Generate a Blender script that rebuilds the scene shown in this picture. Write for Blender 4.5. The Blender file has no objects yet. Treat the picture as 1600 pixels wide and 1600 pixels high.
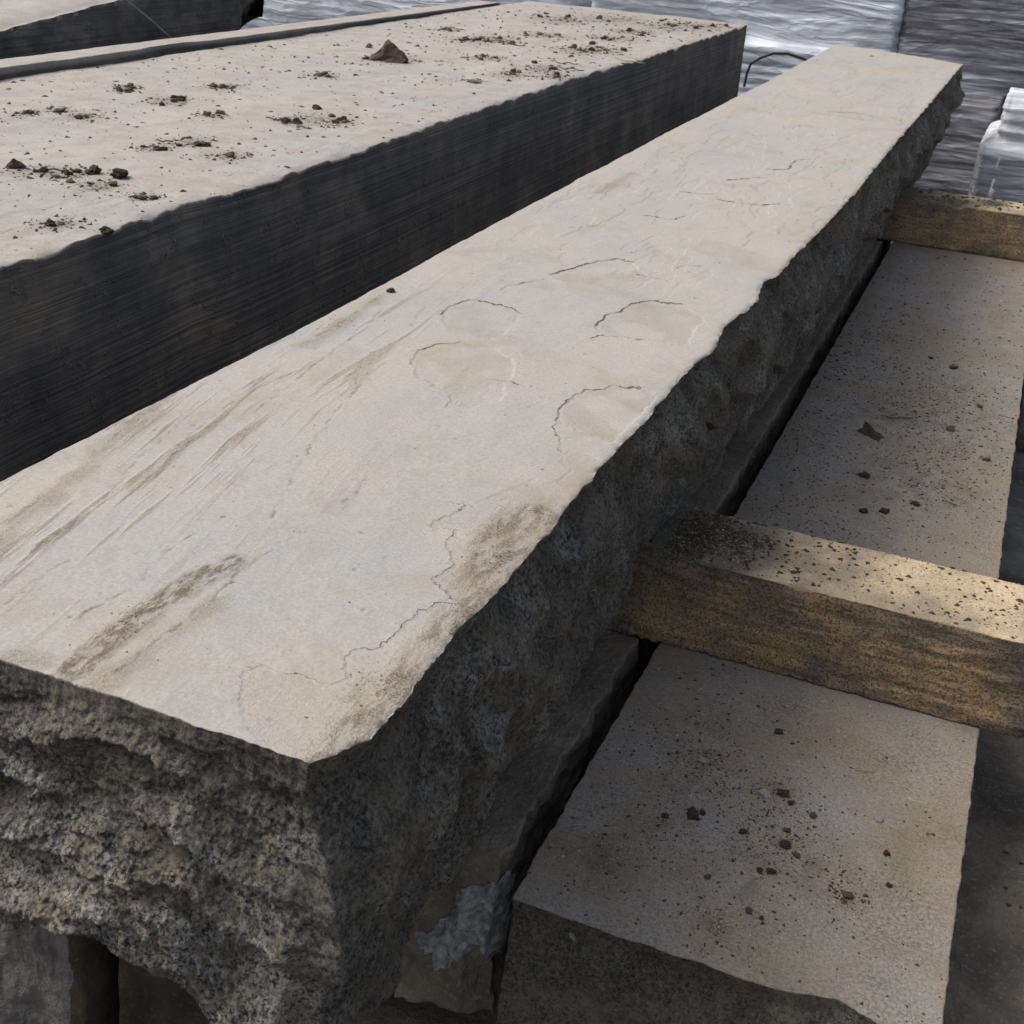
import bpy, math, random
import numpy as np
from mathutils import Matrix, Vector

# ---------------------------------------------------------------- units
# all coordinates below are in "slab units" (1 unit = S metres); the ground is at z = -G units
S = 0.40
G = 2.35
sc = bpy.context.scene
COL = sc.collection
def W(p): return ((p[0]) * S, (p[1]) * S, (p[2] + G) * S)

# ---------------------------------------------------------------- camera
CAMR = np.array([[0.92348995, 0.37803174, 0.0652558], [0.22442727, -0.3944297, -0.8910991], [-0.31112492, 0.83756625, -0.44909249]])
cam = bpy.data.cameras.new('camera'); camo = bpy.data.objects.new('camera', cam); COL.objects.link(camo)
r, u, b = CAMR[0], -CAMR[1], -CAMR[2]
camo.matrix_world = Matrix(((r[0], u[0], b[0], 0), (r[1], u[1], b[1], 0), (r[2], u[2], b[2], (1 + G) * S), (0, 0, 0, 1)))
cam.sensor_width = 36; cam.lens = 1972.566 / 1600 * 36; cam.clip_start = 0.02; cam.clip_end = 500
cam.dof.use_dof = True; cam.dof.focus_distance = 0.95; cam.dof.aperture_fstop = 50.0
sc.camera = camo

# ---------------------------------------------------------------- light
SUN_ELEV, SUN_ROT = 47.0, -96.0          # soft sun from the left
w = bpy.data.worlds.new("World"); sc.world = w; w.use_nodes = True
nt = w.node_tree; bg = nt.nodes['Background']
sky = nt.nodes.new('ShaderNodeTexSky'); sky.sky_type = 'NISHITA'; sky.sun_disc = False
sky.sun_elevation = math.radians(SUN_ELEV); sky.sun_rotation = math.radians(SUN_ROT)
sky.air_density = 1.0; sky.dust_density = 7.0; sky.ozone_density = 1.0
hs = nt.nodes.new('ShaderNodeHueSaturation'); hs.inputs['Saturation'].default_value = .65   # thin overcast: the blue washed out
nt.links.new(sky.outputs[0], hs.inputs['Color']); nt.links.new(hs.outputs[0], bg.inputs[0]); bg.inputs[1].default_value = 0.15
sl = bpy.data.lights.new('sun', 'SUN'); sl.energy = 1.3; sl.angle = math.radians(30); sl.color = (1.0, 0.965, 0.905)
so = bpy.data.objects.new('sun', sl); COL.objects.link(so)
e_, r_ = math.radians(SUN_ELEV), math.radians(SUN_ROT)
sd = Vector((math.sin(r_) * math.cos(e_), math.cos(r_) * math.cos(e_), math.sin(e_)))
so.rotation_euler = sd.to_track_quat('Z', 'Y').to_euler(); so.location = (0, 0, 5)
sc.view_settings.view_transform = 'Standard'; sc.view_settings.look = 'None'; sc.view_settings.gamma = 1
sc.view_settings.exposure = 0.42
try: sc.cycles.use_denoising = True
except Exception: pass

# ---------------------------------------------------------------- numpy noise
def _h(ix, iy, iz, seed):
    h = (ix.astype(np.uint32) * np.uint32(73856093)) ^ (iy.astype(np.uint32) * np.uint32(19349663)) ^ (iz.astype(np.uint32) * np.uint32(83492791)) ^ np.uint32((seed * 2654435761) & 0xffffffff)
    h ^= h >> np.uint32(13); h = h * np.uint32(0x5bd1e995); h ^= h >> np.uint32(15); h = h * np.uint32(0x27d4eb2d); h ^= h >> np.uint32(13)
    return h
def pn(x, y, z, seed=0):
    x, y, z = np.broadcast_arrays(np.asarray(x, float), np.asarray(y, float), np.asarray(z, float))
    xi, yi, zi = np.floor(x).astype(np.int64), np.floor(y).astype(np.int64), np.floor(z).astype(np.int64)
    fx, fy, fz = x - xi, y - yi, z - zi
    ux, uy, uz = fx**3*(fx*(fx*6-15)+10), fy**3*(fy*(fy*6-15)+10), fz**3*(fz*(fz*6-15)+10)
    out = 0
    for dx in (0, 1):
        for dy in (0, 1):
            for dz in (0, 1):
                h = _h((xi+dx) & 0xffffffff, (yi+dy) & 0xffffffff, (zi+dz) & 0xffffffff, seed)
                gx = (h & 1023) / 511.5 - 1; gy = ((h >> np.uint32(10)) & 1023) / 511.5 - 1; gz = ((h >> np.uint32(20)) & 1023) / 511.5 - 1
                out = out + (gx*(fx-dx) + gy*(fy-dy) + gz*(fz-dz)) * (ux if dx else 1-ux) * (uy if dy else 1-uy) * (uz if dz else 1-uz)
    return out
def fbm(x, y, z, s=1.0, o=4, g=0.5, seed=0):
    t = 0; a = 1.0
    for k in range(o):
        t = t + a * pn(np.asarray(x)*s, np.asarray(y)*s, np.asarray(z)*s, seed + k*17); a *= g; s *= 2.07
    return t
def sstep(a, b, x):
    t = np.clip((x - a) / (b - a), 0, 1); return t*t*(3-2*t)
def poly_dist(x, y, pts, closed=False):
    d = np.full(x.shape, 1e9); n = len(pts)
    for i in range(n if closed else n-1):
        (x0, y0), (x1, y1) = pts[i], pts[(i+1) % n]
        vx, vy = x1-x0, y1-y0; L = vx*vx+vy*vy+1e-12
        t = np.clip(((x-x0)*vx+(y-y0)*vy)/L, 0, 1)
        d = np.minimum(d, np.hypot(x-x0-t*vx, y-y0-t*vy))
    return d
def signed_dist(x, y, pts):
    d = np.full(x.shape, 1e9); sg = np.ones(x.shape)
    for (x0, y0), (x1, y1) in zip(pts[:-1], pts[1:]):
        vx, vy = x1-x0, y1-y0; L = vx*vx+vy*vy+1e-12
        t = np.clip(((x-x0)*vx+(y-y0)*vy)/L, 0, 1); q = np.hypot(x-x0-t*vx, y-y0-t*vy); c = (x-x0)*vy-(y-y0)*vx; m = q < d
        d = np.where(m, q, d); sg = np.where(m, np.sign(c), sg)
    return d*sg
def inside(x, y, pts):
    c = np.zeros(x.shape, bool); n = len(pts)
    for i in range(n):
        (x0, y0), (x1, y1) = pts[i], pts[(i+1) % n]
        if y0 == y1: continue
        c ^= ((y0 > y) != (y1 > y)) & (x < (x1-x0)*(y-y0)/(y1-y0)+x0)
    return c
def bites(a, b, rng, n, ar, br, ra, rb, dr, slope=0.0):
    """conchoidal chips: the deepest of n shallow elliptical scoops at each point"""
    out = np.zeros(a.shape)
    for _ in range(n):
        ca, cb = rng.uniform(*ar), rng.uniform(*br); s1, s2 = rng.uniform(*ra), rng.uniform(*rb); d = rng.uniform(*dr)
        th = rng.uniform(-.5, .5); k = rng.uniform(-1, 1) * .5
        da, db = a-ca, b-cb; m = (np.abs(da) < s1+s2) & (np.abs(db) < s1+s2)
        if not m.any(): continue
        p = (da[m]*math.cos(th)+db[m]*math.sin(th))/s1; q = (-da[m]*math.sin(th)+db[m]*math.cos(th))/s2
        v = d*(1-(p*p+q*q))*np.clip(1+k*p, .3, 2)
        out[m] = np.maximum(out[m], v)
    return out

# ---------------------------------------------------------------- materials
class NT:
    def __init__(s, name):
        s.m = bpy.data.materials.new(name); s.m.use_nodes = True; s.t = s.m.node_tree; s.n = s.t.nodes
        s.p = s.n['Principled BSDF']; s.tc = s.n.new('ShaderNodeTexCoord'); s.vec = s.tc.outputs['Object']
    def l(s, a, b): s.t.links.new(a, b)
    def set(s, inp, v):
        if isinstance(v, bpy.types.NodeSocket): s.l(v, inp)
        else: inp.default_value = v
    def scale(s, v):
        n = s.n.new('ShaderNodeMapping'); n.inputs['Scale'].default_value = v; s.l(s.vec, n.inputs['Vector']); return n.outputs[0]
    def noise(s, sc_, d=3, r=.55, vec=None, dist=0, typ=None):
        n = s.n.new('ShaderNodeTexNoise'); n.inputs['Scale'].default_value = sc_; n.inputs['Detail'].default_value = d
        n.inputs['Roughness'].default_value = r; n.inputs['Distortion'].default_value = dist; s.l(vec or s.vec, n.inputs['Vector']); return n.outputs['Fac']
    def vor(s, sc_, vec=None, out='Distance'):
        n = s.n.new('ShaderNodeTexVoronoi'); n.inputs['Scale'].default_value = sc_; s.l(vec or s.vec, n.inputs['Vector']); return n.outputs[out]
    def ramp(s, f, stops):
        n = s.n.new('ShaderNodeValToRGB'); s.l(f, n.inputs[0]); e = n.color_ramp.elements
        while len(e) < len(stops): e.new(.5)
        for k, (p, c) in zip(e, stops): k.position = p; k.color = (c, c, c, 1) if isinstance(c, (int, float)) else (*c, 1)
        return n.outputs[0]
    def mix(s, f, a, b, mode='MIX'):
        n = s.n.new('ShaderNodeMix'); n.data_type = 'RGBA'; n.blend_type = mode
        cv = lambda v: (*v, 1) if isinstance(v, tuple) and len(v) == 3 else v
        s.set(n.inputs[0], f); s.set(n.inputs[6], cv(a)); s.set(n.inputs[7], cv(b)); return n.outputs[2]
    def math(s, op, a, b=0.0, c=None, clamp=False):
        n = s.n.new('ShaderNodeMath'); n.operation = op; n.use_clamp = clamp; s.set(n.inputs[0], a); s.set(n.inputs[1], b)
        if c is not None: s.set(n.inputs[2], c)
        return n.outputs[0]
    def attr(s, name):
        n = s.n.new('ShaderNodeAttribute'); n.attribute_name = name; return n.outputs['Fac']
    def bump(s, h, dist, st=1.0, prev=None):
        n = s.n.new('ShaderNodeBump'); n.inputs['Strength'].default_value = st; n.inputs['Distance'].default_value = dist
        s.l(h, n.inputs['Height'])
        if prev: s.l(prev, n.inputs['Normal'])
        return n.outputs[0]
    def done(s, col, rough=.85, nrm=None, spec=.3):
        s.set(s.p.inputs['Base Color'], col if isinstance(col, bpy.types.NodeSocket) else (*col, 1))
        s.set(s.p.inputs['Roughness'], rough); s.p.inputs['Specular IOR Level'].default_value = spec
        if nrm: s.l(nrm, s.p.inputs['Normal'])
        return s.m

def mat_sandstone(name, base, warm, cool, sandc, grain=0.0):
    """riven sandstone: dressed face on top (up-facing), dark raw stone on the sides via 'side' attribute"""
    n = NT(name)
    big = n.noise(5, 4, .6); mid = n.noise(28, 4, .6); fine = n.noise(420, 3, .7); gr = n.noise(1100, 2, .7)
    c = n.mix(n.ramp(big, [(.36, 0), (.64, 1)]), cool, warm)
    c = n.mix(n.ramp(mid, [(.35, 0), (.7, .55)]), c, base)
    c = n.mix(.55, c, n.mix(n.ramp(fine, [(.3, 0), (.7, 1)]), (.72, .72, .72), (1.22, 1.22, 1.22)), 'MULTIPLY')
    if grain:
        g2 = n.noise(330, 5, .9); c = n.mix(grain, c, n.ramp(g2, [(.38, .6), (.48, .95), (.6, 1.25)]), 'MULTIPLY')
        c = n.mix(n.math('MULTIPLY', n.ramp(n.noise(12, 5, .7), [(.48, 0), (.62, .6)]), n.ramp(g2, [(.42, 1), (.54, 0)])), c, (.07, .055, .04))
    sand = n.attr('sand')
    sg = n.ramp(n.noise(520, 4, .9), [(.36, tuple(v*.38 for v in sandc)), (.49, sandc), (.64, tuple(min(1, v*1.45) for v in sandc))])
    gm = n.math('MULTIPLY', n.math('SUBTRACT', n.noise(560, 4, .9), n.math('SUBTRACT', .66, n.math('MULTIPLY', sand, .22))), 14.0, clamp=True)
    c = n.mix(n.math('MULTIPLY', sand, .55, clamp=True), c, sg)
    c = n.mix(n.math('MULTIPLY', gm, n.math('MULTIPLY', sand, .8, clamp=True)), c, tuple(v*.42 for v in sandc))
    c = n.mix(n.ramp(n.noise(9, 6, .7, dist=.6), [(.52, 0), (.68, .45)]), c, tuple(v*.88 for v in sandc))
    dirt = n.attr('dirt')
    dg = n.ramp(n.noise(500, 2, .7), [(.35, (.05, .04, .03)), (.65, (.15, .12, .085))])
    c = n.mix(n.math('MULTIPLY', dirt, n.ramp(n.noise(260, 3, .7), [(.3, .35), (.6, 1)]), clamp=True), c, dg)
    cdn = n.math('ADD', n.math('ABSOLUTE', n.attr('crackdist')), n.math('MULTIPLY', n.math('SUBTRACT', n.noise(420, 3, .7), .5), 2.2))
    cl = n.math('MULTIPLY', n.math('SUBTRACT', 1.25, cdn), 1.6, clamp=True); cl = n.math('MULTIPLY', cl, n.attr('crackgate'), clamp=True)
    c = n.mix(cl, c, (.085, .066, .048))
    sp = n.ramp(n.noise(380, 3, .8), [(.0, 1), (.27, 1), (.31, 0), (1, 0)])
    c = n.mix(n.math('MULTIPLY', sp, .55), c, (.09, .075, .06))
    # raw side
    s1 = n.noise(20, 6, .7); s2 = n.noise(300, 6, .9); s3 = n.noise(46, 5, .7)
    sdk = n.ramp(s1, [(.36, (.085, .085, .085)), (.5, (.175, .168, .152)), (.62, (.32, .28, .215))])
    sdk = n.mix(n.ramp(s2, [(.485, 0), (.56, .85)]), sdk, (.40, .35, .265))
    sdk = n.mix(n.ramp(s2, [(.39, .9), (.455, 0)]), sdk, (.03, .03, .03))
    pale = n.attr('pale')
    pz = n.noise(300, 6, .9); oc = n.ramp(n.noise(30, 3, .6), [(.42, (.66, .66, .65)), (.62, (.60, .53, .40))])
    plc = n.mix(n.ramp(pz, [(.46, 0), (.53, 1)]), n.ramp(pz, [(.42, (.04, .04, .04)), (.48, (.24, .225, .195))]), oc)
    sdk = n.mix(n.math('MULTIPLY', pale, n.ramp(s3, [(.43, .2), (.53, 1)]), clamp=True), sdk, plc)
    side = n.attr('side')
    c = n.mix(side, c, sdk)
    b1 = n.bump(gr, .0006, .35); b2 = n.bump(fine, .0012, .35, b1)
    hs = n.math('MULTIPLY', n.noise(650, 3, .8), n.math('ADD', n.math('MULTIPLY', sand, .9), n.math('MULTIPLY', side, 1.2)))
    b3 = n.bump(hs, .003, .8, b2)
    vf = n.math('MULTIPLY', n.vor(150, n.scale((1, 1, 1))), side); vf2 = n.math('MULTIPLY', n.vor(420), side)
    b3 = n.bump(vf, .009, .9, b3); b3 = n.bump(vf2, .004, .9, b3)
    b4 = n.bump(n.math('MULTIPLY', s2, side), .010, .9, b3)
    return n.done(c, .88, b4, .25)

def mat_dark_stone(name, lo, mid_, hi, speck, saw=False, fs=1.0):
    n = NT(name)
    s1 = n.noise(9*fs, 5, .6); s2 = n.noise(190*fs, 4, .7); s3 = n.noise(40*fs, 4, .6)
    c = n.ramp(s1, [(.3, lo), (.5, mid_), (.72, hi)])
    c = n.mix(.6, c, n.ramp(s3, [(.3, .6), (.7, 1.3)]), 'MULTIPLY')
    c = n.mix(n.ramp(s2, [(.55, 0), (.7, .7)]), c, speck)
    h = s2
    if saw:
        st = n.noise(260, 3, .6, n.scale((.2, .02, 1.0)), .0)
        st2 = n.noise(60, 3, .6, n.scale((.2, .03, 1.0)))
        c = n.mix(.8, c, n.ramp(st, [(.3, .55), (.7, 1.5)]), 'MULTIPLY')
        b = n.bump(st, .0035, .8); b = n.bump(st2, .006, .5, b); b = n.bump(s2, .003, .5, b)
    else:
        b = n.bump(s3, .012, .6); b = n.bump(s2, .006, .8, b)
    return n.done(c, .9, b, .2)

def mat_slab_sawn(name):
    """sawn slab: pale dusty top, near-black sawn face with long saw lines ('side' attribute)"""
    n = NT(name)
    big = n.noise(4, 4, .6); mid = n.noise(24, 5, .65); fine = n.noise(300, 4, .7)
    c = n.mix(n.ramp(big, [(.38, 0), (.62, 1)]), (.30, .292, .28), (.335, .305, .268))
    c = n.mix(n.ramp(mid, [(.42, 0), (.62, .7)]), c, (.26, .235, .205))
    c = n.mix(.5, c, n.ramp(fine, [(.3, .7), (.7, 1.25)]), 'MULTIPLY')
    dirt = n.attr('dirt')
    dm = n.math('MULTIPLY', dirt, n.ramp(n.noise(160, 4, .75), [(.4, 0), (.56, 1)]), clamp=True)
    c = n.mix(dm, c, n.ramp(n.noise(420, 2, .6), [(.35, (.05, .04, .03)), (.65, (.2, .16, .11))]))
    sp = n.ramp(n.noise(190, 3, .7), [(.3, .8), (.35, 0)])
    c = n.mix(sp, c, (.1, .085, .065))
    st = n.noise(300, 2, .5, n.scale((.1, .0025, 1.0))); st2 = n.noise(60, 3, .6, n.scale((.2, .012, 1.0)))
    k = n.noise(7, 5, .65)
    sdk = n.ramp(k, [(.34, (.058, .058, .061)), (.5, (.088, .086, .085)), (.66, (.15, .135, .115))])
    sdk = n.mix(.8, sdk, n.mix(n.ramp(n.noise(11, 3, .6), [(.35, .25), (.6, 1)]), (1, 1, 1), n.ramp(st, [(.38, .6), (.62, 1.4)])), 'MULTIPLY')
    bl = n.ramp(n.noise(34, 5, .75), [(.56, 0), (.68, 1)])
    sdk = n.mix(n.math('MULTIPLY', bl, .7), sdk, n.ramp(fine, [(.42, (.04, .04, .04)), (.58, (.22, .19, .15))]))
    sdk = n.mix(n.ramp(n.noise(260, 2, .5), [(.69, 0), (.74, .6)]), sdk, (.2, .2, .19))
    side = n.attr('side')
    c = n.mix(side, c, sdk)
    b = n.bump(fine, .0015, .5); b = n.bump(n.math('MULTIPLY', st, side), .003, .8, b); b = n.bump(n.math('MULTIPLY', st2, side), .003, .4, b)
    b = n.bump(n.math('MULTIPLY', bl, side), .003, .8, b)
    return n.done(c, .88, b, .22)

def mat_timber(name):
    n = NT(name)
    gv = n.scale((.08, 1, 1))
    g = n.noise(170, 5, .75, gv); blot = n.noise(10, 4, .65); sp = n.noise(420, 5, .85); sp2 = n.noise(520, 2, .7)
    face = n.ramp(blot, [(.36, (.17, .14, .115)), (.5, (.32, .24, .16)), (.62, (.50, .345, .18))])
    face = n.mix(.5, face, n.ramp(g, [(.38, .5), (.62, 1.4)]), 'MULTIPLY')
    face = n.mix(n.ramp(sp, [(.45, .8), (.51, 0)]), face, (.045, .04, .04))
    top = n.ramp(n.noise(14, 4, .6), [(.38, (.30, .25, .175)), (.52, (.48, .385, .255)), (.66, (.60, .48, .32))])
    top = n.mix(.5, top, n.ramp(n.noise(330, 3, .8), [(.3, .55), (.7, 1.35)]), 'MULTIPLY')
    top = n.mix(n.ramp(sp, [(.3, .9), (.37, 0)]), top, (.06, .05, .04))
    top = n.mix(n.attr('dirt'), top, n.ramp(sp2, [(.35, (.03, .028, .022)), (.55, (.1, .09, .065)), (.7, (.25, .23, .19))]))
    c = n.mix(n.attr('side'), top, face)
    b = n.bump(g, .002, .6); b = n.bump(sp, .003, .7, b); b = n.bump(sp2, .0015, .6, b)
    return n.done(c, .85, b, .25)

def mat_film(name, haze, tint, hi=(.84, .87, .93)):
    n = NT(name)
    mp = n.n.new('ShaderNodeMapping'); mp.inputs['Scale'].default_value = (.7, 1, 3.2); mp.inputs['Rotation'].default_value = (0, .22, 0); n.l(n.vec, mp.inputs['Vector'])
    st = n.noise(3.2, 4, .6, mp.outputs[0], 1.2)
    rdg = lambda v: n.math('SUBTRACT', 1.0, n.math('ABSOLUTE', n.math('MULTIPLY_ADD', v, 2.0, -1.0)))
    w1 = n.math('POWER', rdg(n.noise(4.5, 3, .6, mp.outputs[0], .8)), 8.0); st2 = n.noise(26, 3, .6, n.scale((.15, 1, 3.0)), .3)
    d = n.p; d.inputs['Roughness'].default_value = .45; d.inputs['Specular IOR Level'].default_value = .55
    n.set(d.inputs['Base Color'], n.mix(n.ramp(st2, [(.4, 0), (.65, 1)]), tint, hi))
    b = n.bump(st, .03, .3); b = n.bump(w1, .006, .6, b); b = n.bump(st2, .003, .6, b); n.l(b, d.inputs['Normal'])
    tr = n.n.new('ShaderNodeBsdfTransparent'); ms = n.n.new('ShaderNodeMixShader')
    f = n.math('ADD', n.math('MULTIPLY', n.ramp(st, [(.42, 0), (.6, 1)]), .5), haze, clamp=True)
    n.l(f, ms.inputs[0]); n.l(tr.outputs[0], ms.inputs[1]); n.l(d.outputs[0], ms.inputs[2])
    n.l(ms.outputs[0], n.n['Material Output'].inputs[0]); return n.m

def mat_simple(name, a, b_, sc_=60, rough=.9, bump_=.004):
    n = NT(name); f = n.noise(sc_, 5, .7)
    return n.done(n.ramp(f, [(.35, a), (.65, b_)]), rough, n.bump(f, bump_, .8), .25)

M = dict(
    top=mat_sandstone('riven_sandstone', (.325, .298, .26), (.325, .30, .268), (.285, .285, .278), (.275, .22, .155)),
    low=mat_sandstone('dusty_sandstone', (.235, .215, .185), (.22, .195, .16), (.235, .23, .22), (.30, .225, .14), grain=1.0),
    sawn=mat_slab_sawn('sawn_sandstone'),
    timber=mat_timber('weathered_timber'),
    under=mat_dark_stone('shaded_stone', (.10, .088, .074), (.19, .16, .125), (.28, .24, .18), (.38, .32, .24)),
    block=mat_dark_stone('rough_block_stone', (.075, .07, .07), (.12, .115, .11), (.18, .165, .15), (.22, .2, .18), fs=.5),
    mortar=mat_simple('grey_mortar', (.16, .165, .17), (.48, .48, .46), 130, .9, .008),
    clod=mat_simple('dark_soil', (.03, .025, .018), (.13, .10, .07), 700),
    crumb=mat_simple('brown_crumb', (.06, .048, .035), (.2, .155, .10), 300),
    chip=mat_simple('pale_chip', (.33, .31, .27), (.6, .58, .53), 300),
    sandy=mat_simple('sandy_grit', (.25, .18, .10), (.5, .4, .26), 300),
    leaf=mat_simple('dry_leaf_brown', (.05, .035, .025), (.16, .11, .085), 220, .8, .002),
    stalk=mat_simple('dry_stalk', (.2, .16, .1), (.38, .32, .22), 200, .8, .001),
    tile=mat_simple('stacked_paving_stone', (.36, .38, .42), (.7, .72, .75), 25, .85, .004),
    tile_dark=mat_simple('stacked_dark_stone', (.10, .10, .11), (.2, .2, .21), 25, .85, .004),
    wood=mat_simple('pallet_wood', (.16, .12, .08), (.3, .24, .16), 40),
    film=mat_film('stretch_film', .48, (.55, .60, .68), (.80, .84, .92)), film_mid=mat_film('dull_stretch_film', .45, (.55, .57, .61)),
    film_dark=mat_film('smoky_stretch_film', .42, (.13, .13, .15), (.42, .43, .48)),
    strap=mat_simple('black_strapping', (.012, .012, .014), (.03, .03, .035), 80, .45, .0005),
    strapw=mat_simple('grey_strapping', (.25, .27, .3), (.4, .42, .45), 80, .45, .0005),
    ground=mat_simple('yard_gravel', (.05, .047, .042), (.16, .15, .13), 70, .95, .02),
)

# ---------------------------------------------------------------- mesh helpers
def tag(o, label=None, cat=None, group=None, kind=None):
    if label: o['label'] = label
    if cat: o['category'] = cat
    if group: o['group'] = group
    if kind: o['kind'] = kind
    return o
def empty(name, loc, **kw):
    o = bpy.data.objects.new(name, None); COL.objects.link(o); o.location = W(loc); o.empty_display_size = .05; return tag(o, **kw)
def mesh_from(name, P, faces_flat, starts, mat, parent=None, origin=None, smooth=True, attrs=None):
    """P in units. Origin is put at the base centre; children are given relative to their parent's location."""
    P = np.asarray(P, float)
    if origin is None:
        lo, hi = P.min(0), P.max(0); origin = np.array([(lo[0]+hi[0])/2, (lo[1]+hi[1])/2, lo[2]])
    V = (P - origin) * S
    me = bpy.data.meshes.new(name); me.vertices.add(len(V)); me.vertices.foreach_set('co', V.astype(np.float32).ravel())
    ff = np.asarray(faces_flat, np.int32); st = np.asarray(starts, np.int32)
    me.loops.add(len(ff)); me.loops.foreach_set('vertex_index', ff)
    me.polygons.add(len(st)); me.polygons.foreach_set('loop_start', st)
    tot = np.diff(np.append(st, len(ff))).astype(np.int32)
    try: me.polygons.foreach_set('loop_total', tot)
    except Exception: pass
    me.polygons.foreach_set('use_smooth', np.full(len(st), smooth, bool))
    for k, v in (attrs or {}).items():
        a = me.attributes.new(k, 'FLOAT', 'POINT'); a.data.foreach_set('value', np.asarray(v, np.float32))
    me.materials.append(mat); me.update(calc_edges=True); me.validate()
    o = bpy.data.objects.new(name, me); COL.objects.link(o)
    wl = Vector(W(origin))
    if parent: o.parent = parent; o.location = wl - Vector(parent.location)
    else: o.location = wl
    return o
def lattice(name, xs, ys, zs, disp, mat, fine=('top', 'right', 'front'), attrs=None, parent=None):
    """closed slab; the named faces are fine grids, the others single faces bounded by the grid edges"""
    xs, ys, zs = map(np.asarray, (xs, ys, zs)); nx, ny, nz = len(xs), len(ys), len(zs)
    key = lambda i, j, k: (i*ny + j)*nz + k
    I, J, K = np.arange(nx), np.arange(ny), np.arange(nz)
    g = {'top': lambda: key(I[:, None], J[None, :], nz-1), 'bottom': lambda: key(I[::-1][:, None], J[None, :], 0),
         'right': lambda: key(nx-1, J[:, None], K[None, :]), 'left': lambda: key(0, J[::-1][:, None], K[None, :]),
         'back': lambda: key(I[::-1][:, None], ny-1, K[None, :]), 'front': lambda: key(I[:, None], 0, K[None, :])}
    quads = []; ngons = []
    for f, fn in g.items():
        A = fn()
        if f in fine:
            quads.append(np.stack([A[:-1, :-1], A[1:, :-1], A[1:, 1:], A[:-1, 1:]], -1).reshape(-1, 4))
        else:
            if f == 'back': ngons.append(np.concatenate([A[:-1, 0], A[-1, :-1], A[:0:-1, -1], A[0, :0:-1]])); continue
            if f == 'bottom':                                       # all columns, few rows: keeps an arched front rim open
                j0 = min(48, ny-2); si = sorted(set([0, nx//3, nx-1] + [max(0, nx-k) for k in (30, 14, 7, 3)] + [min(nx-1, k) for k in (3, 10)]))
                for B in (A[:, :j0+1], A[si, :][:, j0:]): quads.append(np.stack([B[:-1, :-1], B[1:, :-1], B[1:, 1:], B[:-1, 1:]], -1).reshape(-1, 4))
                continue
            if f == 'front': ngons.append(np.concatenate([A[:-1, 0], A[-1, :-1], A[:0:-1, -1], A[0, :0:-1]])); continue
            quads.append(np.stack([A[1:-2, 0], A[2:-1, 0], A[2:-1, -1], A[1:-2, -1]], -1))
            ngons.append(np.concatenate([A[0:2, 0], [A[1, -1]], A[0, :0:-1]])); ngons.append(np.concatenate([[A[-2, 0]], A[-1, :], [A[-2, -1]]]))
    Q = np.concatenate(quads); flat = np.concatenate([Q.ravel()] + ngons)
    uq, inv = np.unique(flat, return_inverse=True)
    starts = list(range(0, Q.size, 4)); s0 = Q.size
    for n_ in ngons: starts.append(s0); s0 += len(n_)
    i = uq // (ny*nz); j = (uq // nz) % ny; k = uq % nz
    P0 = np.stack([xs[i], ys[j], zs[k]], 1)
    P, at = disp(P0)
    return mesh_from(name, P, inv.ravel(), starts, mat, parent, attrs=at)
def grade(a, b, f):
    out = [a]
    while out[-1] < b: out.append(out[-1] + f*max(out[-1], .4))
    out[-1] = b; return np.array(out)
def box_mesh(name, x0, x1, y0, y1, z0, z1, mat, parent=None, bev=.01, jit=0.0, rng=None):
    """bevelled box, slightly out of true"""
    P = []; c = [(x0, x1), (y0, y1), (z0, z1)]
    import bmesh
    bm = bmesh.new(); bmesh.ops.create_cube(bm, size=1)
    for v in bm.verts:
        v.co = Vector([(c[a][0]+c[a][1])/2 + v.co[a]*(c[a][1]-c[a][0]) + (rng.uniform(-jit, jit) if rng is not None else 0) for a in range(3)])
    bmesh.ops.bevel(bm, geom=bm.edges[:], offset=bev, segments=1, affect='EDGES')
    return bm_obj(name, bm, mat, parent)
def bm_obj(name, bm, mat, parent=None, smooth=False, origin=None):
    P = np.array([v.co[:] for v in bm.verts]); bm.verts.index_update()
    fl = [l.vert.index for f in bm.faces for l in f.loops]; st = np.cumsum([0]+[len(f.verts) for f in bm.faces])[:-1]
    bm.free(); return mesh_from(name, P, fl, st, mat, parent, smooth=smooth, origin=origin)

# ---------------------------------------------------------------- traced shapes of the stone (slab units, on the top plane)
RING= [(-0.617, 2.164), (-0.6882, 2.188), (-0.7116, 2.15), (-0.6676, 2.073), (-0.6709, 2.016), (-0.7136, 2.014), (-0.7221, 1.974), (-0.7527, 1.922), (-0.7713, 1.867), (-0.8103, 1.85), (-0.777, 1.846), (-0.7845, 1.821), (-0.8035, 1.752), (-0.7544, 1.769), (-0.7492, 1.711), (-0.7077, 1.646), (-0.717, 1.6), (-0.697, 1.57), (-0.6444, 1.539), (-0.6711, 1.526), (-0.6938, 1.495), (-0.6934, 1.419), (-0.696, 1.364), (-0.7265, 1.344), (-0.7187, 1.305), (-0.6996, 1.28), (-0.7229, 1.247), (-0.7769, 1.253), (-0.8079, 1.246), (-0.8365, 1.234), (-0.8339, 1.215), (-0.8012, 1.168), (-0.7572, 1.119), (-0.687, 1.068), (-0.6301, 1.056), (-0.5837, 1.24), (-0.5818, 1.493), (-0.568, 1.852), (-0.5833, 2.112)]
SANDCORE= [(-0.6297, 1.99), (-0.7172, 1.925), (-0.752, 1.831), (-0.7322, 1.682), (-0.6801, 1.546), (-0.6859, 1.468), (-0.676, 1.365), (-0.6931, 1.301), (-0.6943, 1.232), (-0.6955, 1.167), (-0.6832, 1.084), (-0.6301, 1.056), (-0.5837, 1.24), (-0.5818, 1.493), (-0.568, 1.852)]
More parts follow.
